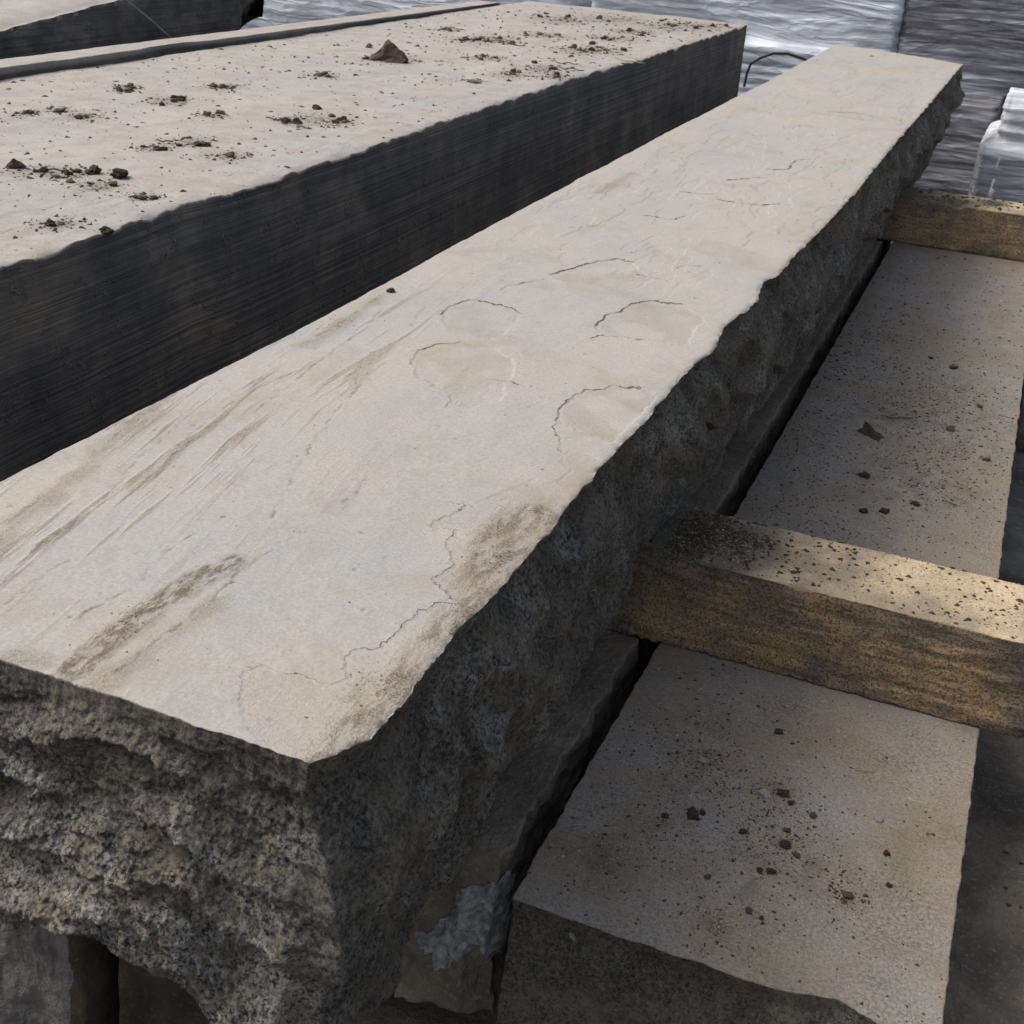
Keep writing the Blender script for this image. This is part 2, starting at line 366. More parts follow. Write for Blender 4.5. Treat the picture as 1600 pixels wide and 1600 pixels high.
FLAKES= [[(-1.1736, 2.435), (-1.2013, 2.518), (-1.1794, 2.611), (-1.1445, 2.644), (-1.073, 2.653), (-0.9934, 2.599), (-0.9513, 2.527), (-0.9429, 2.439), (-0.9124, 2.347), (-0.9464, 2.272), (-1.0017, 2.28), (-1.0323, 2.329), (-1.0899, 2.338), (-1.143, 2.383)], [(-1.2725, 2.809), (-1.2855, 2.876), (-1.2637, 2.969), (-1.18, 2.967), (-1.0999, 2.925), (-1.0724, 2.792), (-1.0912, 2.695), (-1.1894, 2.687), (-1.2272, 2.731)], [(-0.7757, 2.307), (-0.7919, 2.358), (-0.7909, 2.435), (-0.7798, 2.508), (-0.7365, 2.558), (-0.674, 2.574), (-0.6239, 2.555), (-0.6311, 2.259), (-0.7188, 2.274)], [(-0.9027, 2.933), (-0.9068, 3.022), (-0.8878, 3.098), (-0.883, 3.167), (-0.8426, 3.242), (-0.7633, 3.248), (-0.6745, 3.145), (-0.6641, 2.917), (-0.7606, 2.91), (-0.7882, 2.892), (-0.8402, 2.898), (-0.8794, 2.89)], [(-1.1628, 3.311), (-1.1254, 3.44), (-1.1014, 3.515), (-1.0558, 3.589), (-1.004, 3.584), (-0.9527, 3.482), (-0.8936, 3.446), (-0.9049, 3.326), (-1.0219, 3.282), (-1.1086, 3.259)]]
CRACKS= [[(-0.8103, 1.85), (-0.777, 1.846), (-0.7845, 1.821), (-0.8035, 1.752), (-0.7544, 1.769), (-0.7492, 1.711), (-0.7077, 1.646), (-0.717, 1.6), (-0.697, 1.57), (-0.6444, 1.539), (-0.6711, 1.526), (-0.6938, 1.495), (-0.6934, 1.419), (-0.696, 1.364), (-0.7265, 1.344), (-0.7187, 1.305), (-0.6996, 1.28), (-0.7229, 1.247), (-0.7769, 1.253), (-0.8079, 1.246), (-0.8365, 1.234), (-0.8339, 1.215), (-0.8012, 1.168)], [(-1.2725, 2.809), (-1.2855, 2.876), (-1.2637, 2.969), (-1.18, 2.967), (-1.0999, 2.925)], [(-1.1736, 2.435), (-1.2013, 2.518), (-1.1794, 2.611), (-1.1445, 2.644)], [(-0.7757, 2.307), (-0.7919, 2.358), (-0.7909, 2.435), (-0.7798, 2.508), (-0.7365, 2.558), (-0.674, 2.574)], [(-0.9027, 2.933), (-0.9068, 3.022), (-0.8878, 3.098), (-0.883, 3.167), (-0.8426, 3.242), (-0.7633, 3.248)], [(-0.8804, 2.844), (-0.8762, 2.881), (-0.8402, 2.898), (-0.7882, 2.892), (-0.7606, 2.91)], [(-1.231, 3.102), (-1.1992, 3.196), (-1.1683, 3.239)], [(-1.1628, 3.311), (-1.1254, 3.44), (-1.1014, 3.515), (-1.0558, 3.589), (-1.004, 3.584)], [(-0.8686, 3.581), (-0.8666, 3.624), (-0.8151, 3.652)], [(-1.1454, 4.628), (-1.037, 4.663)], [(-0.989, 4.587), (-0.8573, 4.591), (-0.7522, 4.673)], [(-1.0424, 4.959), (-0.9411, 5.101)], [(-0.9654, 5.263), (-0.8816, 5.333), (-0.8919, 5.553), (-0.8519, 5.605)], [(-1.1477, 4.17), (-1.0463, 4.203), (-1.0321, 4.258)], [(-0.9842, 7.074), (-0.8393, 7.163)], [(-0.9547, 3.457), (-0.8904, 3.448)], [(-1.3041, 3.851), (-1.2427, 3.927)], [(-0.7696, 2.29), (-0.717, 2.171)], [(-1.0151, 2.305), (-0.9985, 2.256)], [(-0.9704, 2.468), (-0.9209, 2.452)], [(-0.6823, 1.9), (-0.633, 1.899)]]
BEDS= [[(-1.2882, 1.268), (-1.2984, 1.35), (-1.3228, 1.493), (-1.326, 1.555), (-1.3453, 1.623), (-1.3828, 1.726), (-1.3916, 1.806), (-1.4117, 1.895), (-1.4313, 1.988)], [(-1.2979, 1.65), (-1.3186, 1.716), (-1.3525, 1.812), (-1.3735, 1.926), (-1.3854, 2.056), (-1.3738, 2.238)], [(-1.0419, 1.639), (-1.0748, 1.734), (-1.1105, 1.837), (-1.1493, 1.986), (-1.1786, 2.102), (-1.2111, 2.271)], [(-1.3154, 2.019), (-1.3344, 2.173), (-1.3599, 2.366), (-1.3792, 2.535), (-1.4179, 2.774)], [(-0.9673, 1.737), (-0.9662, 1.781), (-0.9792, 1.866)], [(-1.1143, 1.237), (-1.1056, 1.335), (-1.1213, 1.453), (-1.1257, 1.564), (-1.1107, 1.608)], [(-0.9757, 1.118), (-0.9764, 1.187), (-0.9784, 1.286), (-0.9783, 1.383), (-0.9891, 1.564), (-0.9645, 1.624)], [(-1.2306, 1.204), (-1.2392, 1.295), (-1.2436, 1.373)], [(-1.5162, 1.569), (-1.5225, 1.694), (-1.5083, 1.863)], [(-1.4524, 2.424), (-1.4495, 2.631), (-1.4737, 2.9)], [(-1.2958, 2.675), (-1.3292, 2.834)]]
SM_DARK= [[(-1.0357, 1.121), (-1.0384, 1.191), (-1.0416, 1.296), (-1.0337, 1.397), (-1.0165, 1.475)]]
SM_SOFT= [[(-1.3757, 1.323), (-1.4043, 1.488), (-1.4393, 1.645), (-1.4985, 1.85), (-1.5051, 1.983)], [(-0.982, 1.106), (-0.9764, 1.187), (-0.9703, 1.275), (-0.9626, 1.36)], [(-1.4395, 2.416), (-1.4495, 2.631), (-1.4678, 2.871)], [(-1.1286, 1.115), (-1.0881, 1.119)], [(-1.403, 4.396), (-1.3889, 4.818)]]
CL_LEFT= [(-2.771, 3.095, 0.055), (-2.677, 3.127, 0.056), (-3.407, 3.941, 0.032), (-2.689, 3.773, 0.048), (-2.478, 3.672, 0.055), (-2.721, 3.599, 0.034), (-2.609, 4.468, 0.087), (-2.5, 4.478, 0.036), (-3.287, 4.866, 0.056), (-3.258, 4.433, 0.061), (-3.566, 4.569, 0.032), (-3.524, 4.494, 0.026), (-2.934, 4.25, 0.034), (-3.191, 6.26, 0.088), (-3.588, 7.836, 0.047), (-3.223, 7.463, 0.108), (-3.128, 7.59, 0.092), (-2.85, 6.745, 0.064), (-3.023, 8.085, 0.099), (-2.593, 7.55, 0.109), (-2.493, 7.674, 0.102), (-2.633, 8.352, 0.124), (-2.661, 8.861, 0.111), (-2.564, 9.485, 0.182), (-2.415, 9.832, 0.159), (-2.562, 5.918, 0.027), (-2.507, 6.281, 0.066), (-2.446, 6.578, 0.097), (-2.293, 6.363, 0.059), (-2.322, 2.645, 0.04), (-2.523, 3.054, 0.055), (-2.343, 3.042, 0.025), (-3.145, 5.477, 0.038), (-3.436, 3.802, 0.031), (-3.298, 9.19, 0.175), (-3.037, 9.588, 0.247), (-3.273, 3.922, 0.046)]
CL_LOW= [(-0.366, 2.165, 0.098), (-0.338, 2.277, 0.072), (-0.182, 2.211, 0.056), (-0.139, 2.1, 0.04), (0.007, 1.991, 0.032), (-0.387, 2.41, 0.091), (-0.44, 1.867, 0.076), (-0.204, 1.796, 0.036), (-0.369, 2.028, 0.053), (-0.702, 5.268, 0.176), (-0.544, 4.836, 0.162), (-0.534, 4.253, 0.145), (-0.48, 5.612, 0.249), (-0.019, 5.0, 0.165), (0.092, 4.767, 0.13), (0.023, 4.454, 0.148), (-0.626, 6.196, 0.205), (-0.507, 3.785, 0.131), (-0.224, 4.648, 0.207), (-0.047, 4.051, 0.181), (-0.068, 2.032, 0.078), (-0.172, 1.98, 0.077)]
CL_TIM= [(-0.55, 2.839, 0.05), (-0.53, 2.891, 0.051), (-0.608, 2.867, 0.051), (-0.547, 2.763, 0.057), (-0.454, 2.854, 0.067)]
P_LEFT= [(-2.8557, 3.094), (-2.638, 3.182), (-2.5443, 3.191), (-3.3981, 3.931), (-3.2173, 4.326), (-3.2435, 4.491), (-3.1529, 6.199), (-2.6523, 4.334), (-2.7095, 4.666), (-3.534, 7.749), (-3.2228, 7.463), (-2.5362, 5.86), (-2.5925, 7.55), (-2.9977, 7.478), (-2.6453, 7.938), (-3.4888, 6.584), (-2.1922, 2.677)]
P_LOW= [(-0.356, 2.273), (-0.2231, 2.454), (-0.3268, 2.082), (-0.3101, 2.101), (-0.1713, 2.24), (-0.2042, 2.219), (-0.1488, 2.217), (-0.1309, 2.078), (0.0328, 2.247), (0.0048, 1.99), (0.0768, 2.054), (0.0379, 2.006), (0.0602, 2.146), (-0.1424, 1.989), (-0.1643, 1.984), (-0.2532, 1.917), (-0.221, 2.08), (-0.1378, 2.126), (-0.3774, 2.056), (-0.2781, 4.406), (0.0584, 4.924), (-0.1704, 5.42), (-0.0721, 5.346), (-0.2522, 4.017), (-0.1575, 3.774), (-0.0232, 4.613), (-0.0699, 3.875), (0.1154, 4.382), (-0.2128, 3.742), (-0.105, 2.058), (-0.0977, 2.197), (-0.1588, 1.863), (-0.1331, 1.857)]
MORTAR= [(-0.8109, -0.9589), (-0.7732, -0.9493), (-0.7394, -0.8957), (-0.7154, -0.8628), (-0.7216, -0.8212), (-0.7077, -0.7918), (-0.6695, -0.7825), (-0.6352, -0.7615), (-0.6105, -0.7858), (-0.5988, -0.8377), (-0.593, -0.921), (-0.6017, -0.9992), (-0.6477, -0.9867), (-0.6653, -0.9538), (-0.6746, -0.9652), (-0.7087, -0.9987), (-0.733, -1.0389), (-0.758, -1.0378), (-0.7626, -0.9981), (-0.788, -0.9862)]
R_EDGE = np.array([(-0.659, 1.096), (-0.631, 1.136), (-0.609, 1.181), (-0.61, 1.293), (-0.618, 1.434), (-0.61, 1.586), (-0.611, 1.699), (-0.611, 1.844), (-0.618, 2.028), (-0.616, 2.192), (-0.609, 2.452), (-0.615, 2.72), (-0.593, 2.93), (-0.617, 3.128), (-0.587, 3.395), (-0.617, 3.593), (-0.594, 3.694), (-0.593, 3.947), (-0.579, 4.385), (-0.568, 5.064), (-0.572, 6.291), (-0.562, 7.739), (-0.556, 10.2)])
L_EDGE = np.array([(-1.524, 1.1), (-1.520, 1.6), (-1.512, 2.1), (-1.510, 2.9), (-1.525, 3.9), (-1.530, 5.4), (-1.525, 7.87), (-1.54, 10.64)])
LE = np.array([(-2.18, 1.0), (-2.177, 2.271), (-2.168, 2.485), (-2.2, 2.78), (-2.257, 3.06), (-2.187, 3.218), (-2.19, 3.29), (-2.159, 3.497), (-2.185, 3.658), (-2.175, 4.034), (-2.23, 5.032), (-2.259, 6.56), (-2.205, 7.525), (-2.183, 8.441), (-2.201, 10.28)])
R_EDGE = R_EDGE[np.argsort(R_EDGE[:, 1])]

# ---------------------------------------------------------------- ground
ox = np.linspace(-60, 60, 41); gx, gy = np.meshgrid(ox, ox, indexing='ij')
gz = -G + .02*fbm(gx, gy, 0, .7, 2, seed=3) - .03
A = np.arange(41*41).reshape(41, 41)
q = np.stack([A[:-1, :-1], A[1:, :-1], A[1:, 1:], A[:-1, 1:]], -1).reshape(-1, 4)
gmx = mesh_from('ground', np.stack([gx.ravel()*3, gy.ravel()*3, gz.ravel()], 1), q.ravel(), np.arange(0, q.size, 4), M['ground'], origin=np.array([0, 0, -G]))
tag(gmx, 'grey gravel yard under the stacked stone', kind='structure')

# ---------------------------------------------------------------- main slab (rock-faced, riven top)
X0, X1, Y0, Y1, ZT, ZB = -1.52, -.61, 1.10, 10.15, 0.0, -.45
rngm = random.Random(11)
ys = grade(Y0, Y1, .0019); xs = np.linspace(X0, X1, 400); zs = np.linspace(ZB, ZT, 150)
def main_disp(P):
    x, y, z = P.T; t = -z/.45                                         # 0 top .. 1 bottom
    xr = np.interp(y, R_EDGE[:, 1], R_EDGE[:, 0]); xl = np.interp(y, L_EDGE[:, 1], L_EDGE[:, 0]) + .004*fbm(0, y, 0, 9, 4, .6, seed=19)
    yb = 10.15 + (-.556 - x) * .50                                    # skewed far end
    # plan shape
    X = xl + (x - X0)/(X1 - X0) * (xr - xl); Y = Y0 + (y - Y0)*(yb - Y0)/(Y1 - Y0)
    on_r = (x > X1-1e-6); on_f = (y < Y0+1e-6); on_t = (z > -1e-6)
    # ----- right rock face
    jag = .010*fbm(0, Y, 0, 9, 5, .6, seed=5) + .004*np.abs(pn(0, Y*26, 0, 9))
    zr = .52 + .16*fbm(Y, 0, 0, 2.2, 3, .6, seed=21) + .10*np.abs(pn(Y*5.3, 0, 0, 77))
    face = .075*np.sin(np.clip(t/zr, 0, 1)*1.6) * (.75+.5*pn(Y*.9, 0, 0, 8))
    lo_ = sstep(2.0, 2.7, Y); face = face - (.02+.035*lo_)*sstep(zr, zr+.05, t) - (.015+.02*lo_)*sstep(.75, 1.05, t)
    rb = random.Random(5)
    bt = (.7+.3*sstep(1.8, 2.6, Y))*bites(Y, t, rb, 150, (1.1, 10.2), (.0, 1.05), (.05, .26), (.12, .42), (.022, .08))
    bt2 = bites(Y, t, rb, 420, (1.1, 10.2), (.0, 1.1), (.02, .08), (.04, .16), (.004, .018))
    rough = .012*fbm(Y, t*.45, 0, 14, 5, .58, seed=31) + .035*(np.abs(fbm(Y, t*.45, 3, 4.2, 3, .5, seed=13))-.12)
    rb3 = random.Random(15); near = 1 - sstep(2.2, 3.2, Y)
    bt3 = bites(Y, t, rb3, 260, (1.08, 3.2), (.0, 1.1), (.015, .06), (.05, .22), (.004, .020))*near
    low_ = 1 - .42*sstep(.45, .95, t)*sstep(1.6, 2.4, Y)
    hR = jag + (face - (bt + bt2)*low_ - bt3 + rough) * sstep(0, .12, t)
    wR = np.exp(-np.maximum(0, (X1 - x))/.016)
    # ----- front rock face
    hang = np.interp(x, [-1.52, -1.13, -1.0, -.95, -.90, -.846, -.795, -.775, -.72, -.61], [.46, .445, .392, .380, .380, .393, .414, .43, .53, .60])
    hang = hang + .008*fbm(x, 0, 0, 14, 3, seed=4)
    kz = 1 + (hang/.45 - 1) * (1 - sstep(Y0+.12, Y0+.75, y))
    h2 = np.interp(y, [1.7, 2.1, 2.5, 2.67, 3.0, 3.15, 4, 5, 6, 7.25, 7.4, 7.77, 7.95, 9, 10.15], [.45, .49, .49, .452, .452, .50, .53, .53, .545, .54, .452, .452, .51, .53, .50])
    kz = kz * (1 + (h2*(1+.05*np.where((h2 > .46), fbm(y, 0, 0, 5, 3, seed=29), 0))/.45 - 1)*sstep(-1.35, -.85, x))
    rb2 = random.Random(9)
    bf = bites(x, t, rb2, 60, (-1.55, -.6), (.05, 1.1), (.07, .24), (.05, .18), (.012, .050))
    bf2 = bites(x, t, rb2, 260, (-1.55, -.6), (.03, 1.1), (.010, .035), (.02, .06), (.002, .006))
    ledge = .022*fbm(x*.9, t*1.6, 0, 5, 3, .5, seed=51) + .024*np.abs(fbm(x*1.4, t*2.0, 5, 3.2, 3, .55, seed=61))
    crust = .007*fbm(x, t*.45, 0, 34, 5, .75, seed=71) + .006*np.maximum(0, fbm(x, t*.45, 0, 90, 2, .6, seed=73))
    hF = .006*fbm(x, 0, 0, 16, 4, .6, seed=6) + (.085*np.sin(np.clip(t, 0, 1.0)*1.5) + ledge + crust - bf - bf2) * sstep(0, .16, t)
    pit = np.exp(-(((x+1.13)/.055)**2 + ((t-.46)/.07)**2)); hF = hF - .05*pit
    wF = np.exp(-np.maximum(0, (y - Y0))/.02)
    hF = hF * (1 - .55*sstep(-.64, -.61, x))
    # ----- riven top
    T = np.zeros(len(x)); sand = np.zeros(len(x)); dirt = np.zeros(len(x))
    m = on_t; tx, ty = X[m], Y[m]
    nx_ = tx + .011*fbm(tx, ty, 0, 26, 5, .65, seed=81); ny_ = ty + .026*fbm(tx, ty, 4, 18, 5, .65, seed=82)
    top = .006*fbm(tx, ty*.6, 0, 2.2, 3, seed=83) + .0015*fbm(tx, ty, 0, 12, 4, .6, seed=84)
    def lower(poly, d, w_=.0022):
        ins = inside(nx_, ny_, poly); dd = poly_dist(nx_, ny_, poly, True)
        return np.where(ins, -d*sstep(0, w_, dd), 0), np.where(ins, sstep(0, .012, dd), 0)
    a, s_ = lower(RING, .0014, .005); top = top + a; sand_t = .25*s_
    ic = inside(nx_, ny_, SANDCORE); dc = poly_dist(nx_, ny_, SANDCORE, True); sand_t = np.maximum(sand_t, np.where(ic, (.40+.60*sstep(0, .05, dc))*(.55+.45*sstep(-.3, .25, fbm(tx*2, ty*.7, 0, 18, 4, .65, seed=90))), 0))
    for F in FLAKES:
        a, s_ = lower(F, .0017, .004); top += a; sand_t = np.maximum(sand_t, .38*s_*sstep(-.3, .25, fbm(tx, ty, 1, 9, 3, seed=88)))
    # generated thin laminations further off
    lam = fbm(tx*1.1, ty*.42, 0, 3.4, 4, .55, seed=91); far = sstep(2.8, 4.0, ty)
    for lv in (-.12, .16, .30): top -= .0013*far*sstep(lv, lv+.012, lam)
    crk = np.zeros(len(tx)); 
    cdist = np.full(len(tx), 60.0); cgate = np.zeros(len(tx))
    def line(L, wd, dep, dk, gap=0.0, hair=False):
        nonlocal top, crk
        yy = [p[1] for p in L]; s = (ty > min(yy)-.1) & (ty < max(yy)+.1)
        sdv = signed_dist(nx_[s], ny_[s], L); d = np.abs(sdv); k = 1 - sstep(0, wd, d)
        if hair:
            v = sdv/(.0009+.0013*max(0, np.mean(yy)-1.5)); cc = cdist[s]; mm = np.abs(v) < np.abs(cc); cc[mm] = v[mm]; cdist[s] = cc; gg = cgate[s]; g2 = (1-sstep(.004*max(1, np.mean(yy)/2), .010*max(1, np.mean(yy)/2), d))*(.35+.65*sstep(-.2, .15, pn(tx[s]*18, ty[s]*12, 3, 98))); gg[mm] = g2[mm]; cgate[s] = gg
        if gap: k = k*sstep(gap-.25, gap+.15, pn(tx[s]*60, ty[s]*30, 0, 97)+.35)
        k = k*(.35+.65*sstep(-.25, .2, pn(tx[s]*22, ty[s]*16, 3, 96)))
        top[s] -= dep*k; crk[s] = np.maximum(crk[s], dk*k)
    for L in CRACKS:
        my = np.mean([p[1] for p in L]); line(L, .0012+.0016*max(0, my-1.7), .0009, .22, hair=True)
    for L in BEDS: line(L, .0040, .0012, .8, .30)
    for L in SM_DARK:
        d = poly_dist(tx, ty, L) + .008*fbm(tx, ty, 0, 30, 3, seed=93); k = 1 - sstep(.008, .042, d)
        k = k*(.40+.60*sstep(-.30, .20, fbm(tx*2.2, ty*.8, 0, 26, 4, .65, seed=92))); sand_t = np.maximum(sand_t, k); crk = np.maximum(crk, .6*k*sstep(.1, -.25, (ty-1.5)*0 + fbm(tx, ty, 0, 60, 2, seed=94)))
        top += .0004*k
    for L in SM_SOFT:
        d = poly_dist(tx, ty, L) + .03*fbm(tx, ty, 0, 12, 3, seed=95); k = 1 - sstep(.0, .04, d); sand_t = np.maximum(sand_t, .6*k)
    # faint bedding streaks flowing along the left of the top
    xq = tx - .16*np.clip(2.1-ty, 0, 1) + .05*np.maximum(0, ty-2.1); msk = sstep(-1.10, -1.30, tx)*(1-sstep(2.6, 3.4, ty)) + .35*(1-sstep(1.7, 2.4, ty))*sstep(-.75, -1.0, tx)
    fl1 = fbm(xq*26, ty*1.9, 0, 1, 4, .6, seed=111); fl2 = pn(tx*150, ty*70, 0, 113)
    sand_t = np.maximum(sand_t, .55*msk*sstep(.05, .45, fl1)); gr = sstep(.22, .5, fl1)*sstep(-.05, .3, fl2)*msk
    crk = np.maximum(crk, .40*gr); top -= .0008*gr
    # pits and dashes
    rp = random.Random(3)
    for _ in range(170):
        py = math.exp(rp.uniform(math.log(1.12), math.log(9.5))); px = rp.uniform(-1.5, -.63); ra = rp.uniform(.0015, .007)*(1+.25*(py-1)); rb_ = ra*rp.uniform(.3, .9)
        s = (np.abs(tx-px) < ra*1.2) & (np.abs(ty-py) < rb_*1.2)
        if s.any():
            k = np.clip(1 - ((tx[s]-px)/ra)**2 - ((ty[s]-py)/rb_)**2, 0, 1); dd = rp.uniform(.0006, .0018)
            top[s] -= dd*k; crk[s] = np.maximum(crk[s], rp.uniform(.1, .6)*k)
    ch = fbm(tx, ty, 0, 26, 3, .6, seed=99); er = (xr[m]-tx)                       # nicked, slightly rounded right arris
    top -= .010*np.exp(-np.maximum(er, 0)/.006)*(.5+ch)
    sand_t = np.maximum(sand_t, .5*np.exp(-np.maximum(er, 0)/.02)*sstep(-.2, .4, ch)*(ty > 1.3))
    T[m] = top; sand[m] = sand_t; dirt[m] = crk
    cda = np.full(len(x), 60.0); cga = np.zeros(len(x)); cda[m] = cdist; cga[m] = cgate
    Z = z*kz + T
    X = X + wR*hR; Y = Y - wF*hF
    side = np.where(on_t, 0, 1.0)
    pale = np.zeros(len(x)); fr = np.exp(-np.maximum(0, y - Y0)/.01)
    pale = fr * sstep(.0, .42, t + .14*fbm(x, t*.45, 2, 6, 3, seed=107)) * np.clip(.30 + .95*sstep(-.12, .22, fbm(x, t*.45, 0, 7, 4, .6, seed=101) + .55*(t-.38)), 0, 1) + .75*(1-fr)*sstep(-.1, .35, fbm(Y, t*.45, 0, 6, 4, .6, seed=102))
    return np.stack([X, Y, Z], 1), dict(sand=sand, dirt=dirt, side=side, pale=pale, crackdist=cda, crackgate=cga)
main = lattice('stone_slab', xs, ys, zs, main_disp, M['top'])
tag(main, 'long sandstone slab with smooth riven top and dark rock-faced edges, laid diagonally across the foreground', 'stone slab')

# ---------------------------------------------------------------- wide sawn slab on the left
LX0, LX1, LY0, LY1, LZB, LZT = -4.02, -2.19, .9, 10.3, -.70, .10
def left_disp(P):
    x, y, z = P.T; on_t = z > LZT-1e-6
    xr = np.interp(y, LE[:, 1], LE[:, 0]); X = x.copy(); dz = LZT - z
    off = .6*(xr - LX1) + .009*fbm(0, y, 0, 8, 5, .62, seed=205) + .006*np.abs(pn(0, y*18, 0, 7))
    near_top = np.exp(-dz/.05)
    wr = np.exp(-np.maximum(0, LX1 - x)/.05)
    X = X + wr*off*(.35 + .65*near_top)
    yb = LY1 + (-2.2 - x)*.02; Y = LY0 + (y-LY0)*(yb-LY0)/(LY1-LY0)
    Z = z.copy(); tx, ty = X, Y
    top = .006*fbm(tx, ty*.7, 0, 2, 4, seed=211) + .0035*fbm(tx, ty, 0, 9, 4, .6, seed=212)
    lam = fbm(tx, ty*.5, 0, 2.0, 4, .5, seed=215)
    for lv in (-.2, .05, .27): top -= .0018*sstep(lv, lv+.02, lam)
    er = np.maximum(0, LX1+off-X); top -= .03*np.exp(-er/.02)*np.maximum(0, .25+fbm(0, ty, 0, 6, 4, .6, seed=216))
    Z = Z + np.where(on_t, top, top*near_top)
    side = np.where(on_t, 0, 1.0); dirt = np.zeros(len(x)) + .12*sstep(.0, .4, fbm(tx, ty, 0, 5, 3, seed=218))
    for cx, cy, r in CL_LEFT:
        d = np.hypot(X-cx, (Y-cy)*.75); dirt = np.maximum(dirt, .9*np.exp(-(d/(r*1.3))**2))
    X = X + wr*np.where(on_t, 0, .004*fbm(0, y, z*.6, 5, 4, .6, seed=219)*(1-near_top))
    return np.stack([X, Y, Z], 1), dict(dirt=dirt, side=side)
o = lattice('stone_slab', np.concatenate([np.linspace(LX0, -2.5, 90), np.linspace(-2.49, LX1, 50)]), grade(LY0, LY1, .005), np.linspace(LZB, LZT, 90), left_disp, M['sawn'])
tag(o, 'thick wide slab with a near-black sawn face and leaf litter scattered on its pale top', 'stone slab')

# narrow slab standing on edge behind it
def strip_disp(P):
    x, y, z = P.T; on_t = z > .145-1e-6
    X = x + np.exp(-np.maximum(0, -4.03-x)/.02)*(.012*fbm(0, y, 0, 5, 5, .6, seed=305) - .05*np.exp(-((y-5.55)/.22)**2)*sstep(-.1, .15, z))
    Z = z + np.where(on_t, .003*fbm(x, y, 0, 7, 3, seed=306) - .0055*(y-4.3), 0)
    return np.stack([X, y, Z], 1), dict(side=np.where(on_t, 0, 1.0), dirt=np.where(on_t, .1, 0))
o = lattice('stone_slab', np.linspace(-4.20, -4.03, 12), grade(1.5, 9.75, .008), np.linspace(-.45, .145, 20), strip_disp, M['sawn'])
tag(o, 'narrow slab on edge, a thin strip just proud of the wide slab\'s far side', 'stone slab')

# ---------------------------------------------------------------- lower tier
def rough_slab(name, x0, x1, y0, y1, z0, z1, mat, seed, amp=.012, ystep=.006, nx=110, nz=50, sandf=None, front=0.03, fine=('top', 'right', 'front'), bite=True, edge=.008, label='', extra=None):
    def dsp(P):
        x, y, z = P.T; on_t = z > z1-1e-6; h = z1-z0; t = (z1-z)/h
        ef = np.exp(-np.maximum(0, y-y0)/.03); er = np.exp(-np.maximum(0, x1-x)/.02); el = np.exp(-np.maximum(0, x-x0)/.02)
        X = x + er*(edge*fbm(0, y, 0, 10, 5, .6, seed=seed) + amp*fbm(0, y, z, 8, 4, .6, seed=seed+1)*sstep(0, .1, t)) - el*(edge*fbm(0, y, 0, 10, 5, .6, seed=seed+7))
        fb = bites(x, z, random.Random(seed), 60 if bite else 0, (x0, x1), (z0, z1), (.04, .18), (.05, .2), (.005, .03))
        Y = y - ef*(edge*fbm(x, 0, 0, 12, 4, .6, seed=seed+2) + (front*np.sin(t*2.2) + amp*2*fbm(x, 0, z, 7, 5, .6, seed=seed+3) - fb)*sstep(0, .15, t))
        top = .004*fbm(X, Y, 0, 3, 3, seed=seed+4) + .0015*fbm(X, Y, 0, 18, 4, .6, seed=seed+5)
        top -= .010*np.exp(-np.maximum(0, y-y0)/.012)*np.maximum(0, .4+fbm(x, 0, 0, 9, 3, seed=seed+9))
        Z = z + np.where(on_t, top, 0)
        sand = np.zeros(len(x)); dirt = np.zeros(len(x)); 
        if sandf: sand, dirt = sandf(X, Y)
        sand = np.where(on_t, sand, 0); dirt = np.where(on_t, dirt, 0)
        pale = np.where(on_t, 0, .25*sstep(.1, .4, fbm(x, y, z, 6, 4, seed=seed+6)))
        Q = np.stack([X, Y, Z], 1)
        if extra: Q = extra(Q, P)
        return Q, dict(sand=sand, dirt=dirt, side=np.where(on_t, 0, 1.0), pale=pale)
    o = lattice(name, np.linspace(x0, x1, nx), grade(y0, y1, ystep), np.linspace(z0, z1, nz), dsp, mat, fine)
    return tag(o, label, 'stone slab')
def low_sand(X, Y):
    s = .28 + .7*fbm(X, Y, 0, 4, 4, .6, seed=401)
    for cx, cy, r, a in [(-.44, 1.87, .09, .9), (-.42, 2.0, .08, .7), (-.204, 1.80, .03, 1.0), (-.20, 2.24, .06, .8), (-.03, 2.05, .10, .6), (-.30, 2.35, .08, .5)]:
        s = np.maximum(s, a*np.exp(-((X-cx)**2+((Y-cy)*.8)**2)/r**2))
    for cx, cy, r in [(-.15, 1.93, .10), (.02, 1.85, .08)]: s = s*(1-.6*np.exp(-((X-cx)**2+(Y-cy)**2)/r**2))
    d = .16*sstep(-.1, .35, fbm(X, Y, 0, 6, 4, .6, seed=403))
    for cx, cy, r in CL_LOW: d = np.maximum(d, .55*np.exp(-((X-cx)**2+((Y-cy)*.7)**2)/r**2)*sstep(-.25, .2, fbm(X, Y, 0, 16, 3, seed=404)))
    d = np.maximum(d, .5*np.exp(-np.maximum(0, X+.575)/.09)*sstep(2.2, 3.2, Y))
    return np.clip(s, 0, 1), np.clip(d, 0, 1)
def facet(Q, P):       # broken corner on the front arris
    x, y, z = P.T; k = np.exp(-(((x-.03)/.055)**2)) * np.exp(-np.maximum(0, y-1.70)/.03); Q[:, 1] += .028*k*sstep(-.88, -.74, z)
    return Q
rough_slab('stone_slab', -.575, .205, 1.70, 8.1, -1.15, -.71, M['low'], 410, ystep=.0032, nx=240, nz=110, sandf=low_sand, front=.035, extra=facet,
           label='lower slab at bottom right, gritty with soil crumbs, lying beneath the front timber bearer')
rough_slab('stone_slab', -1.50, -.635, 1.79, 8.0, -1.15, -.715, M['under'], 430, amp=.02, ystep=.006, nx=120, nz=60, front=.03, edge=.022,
           label='shaded lower slab tucked under the long slab, with a grey mortar patch on its front end')
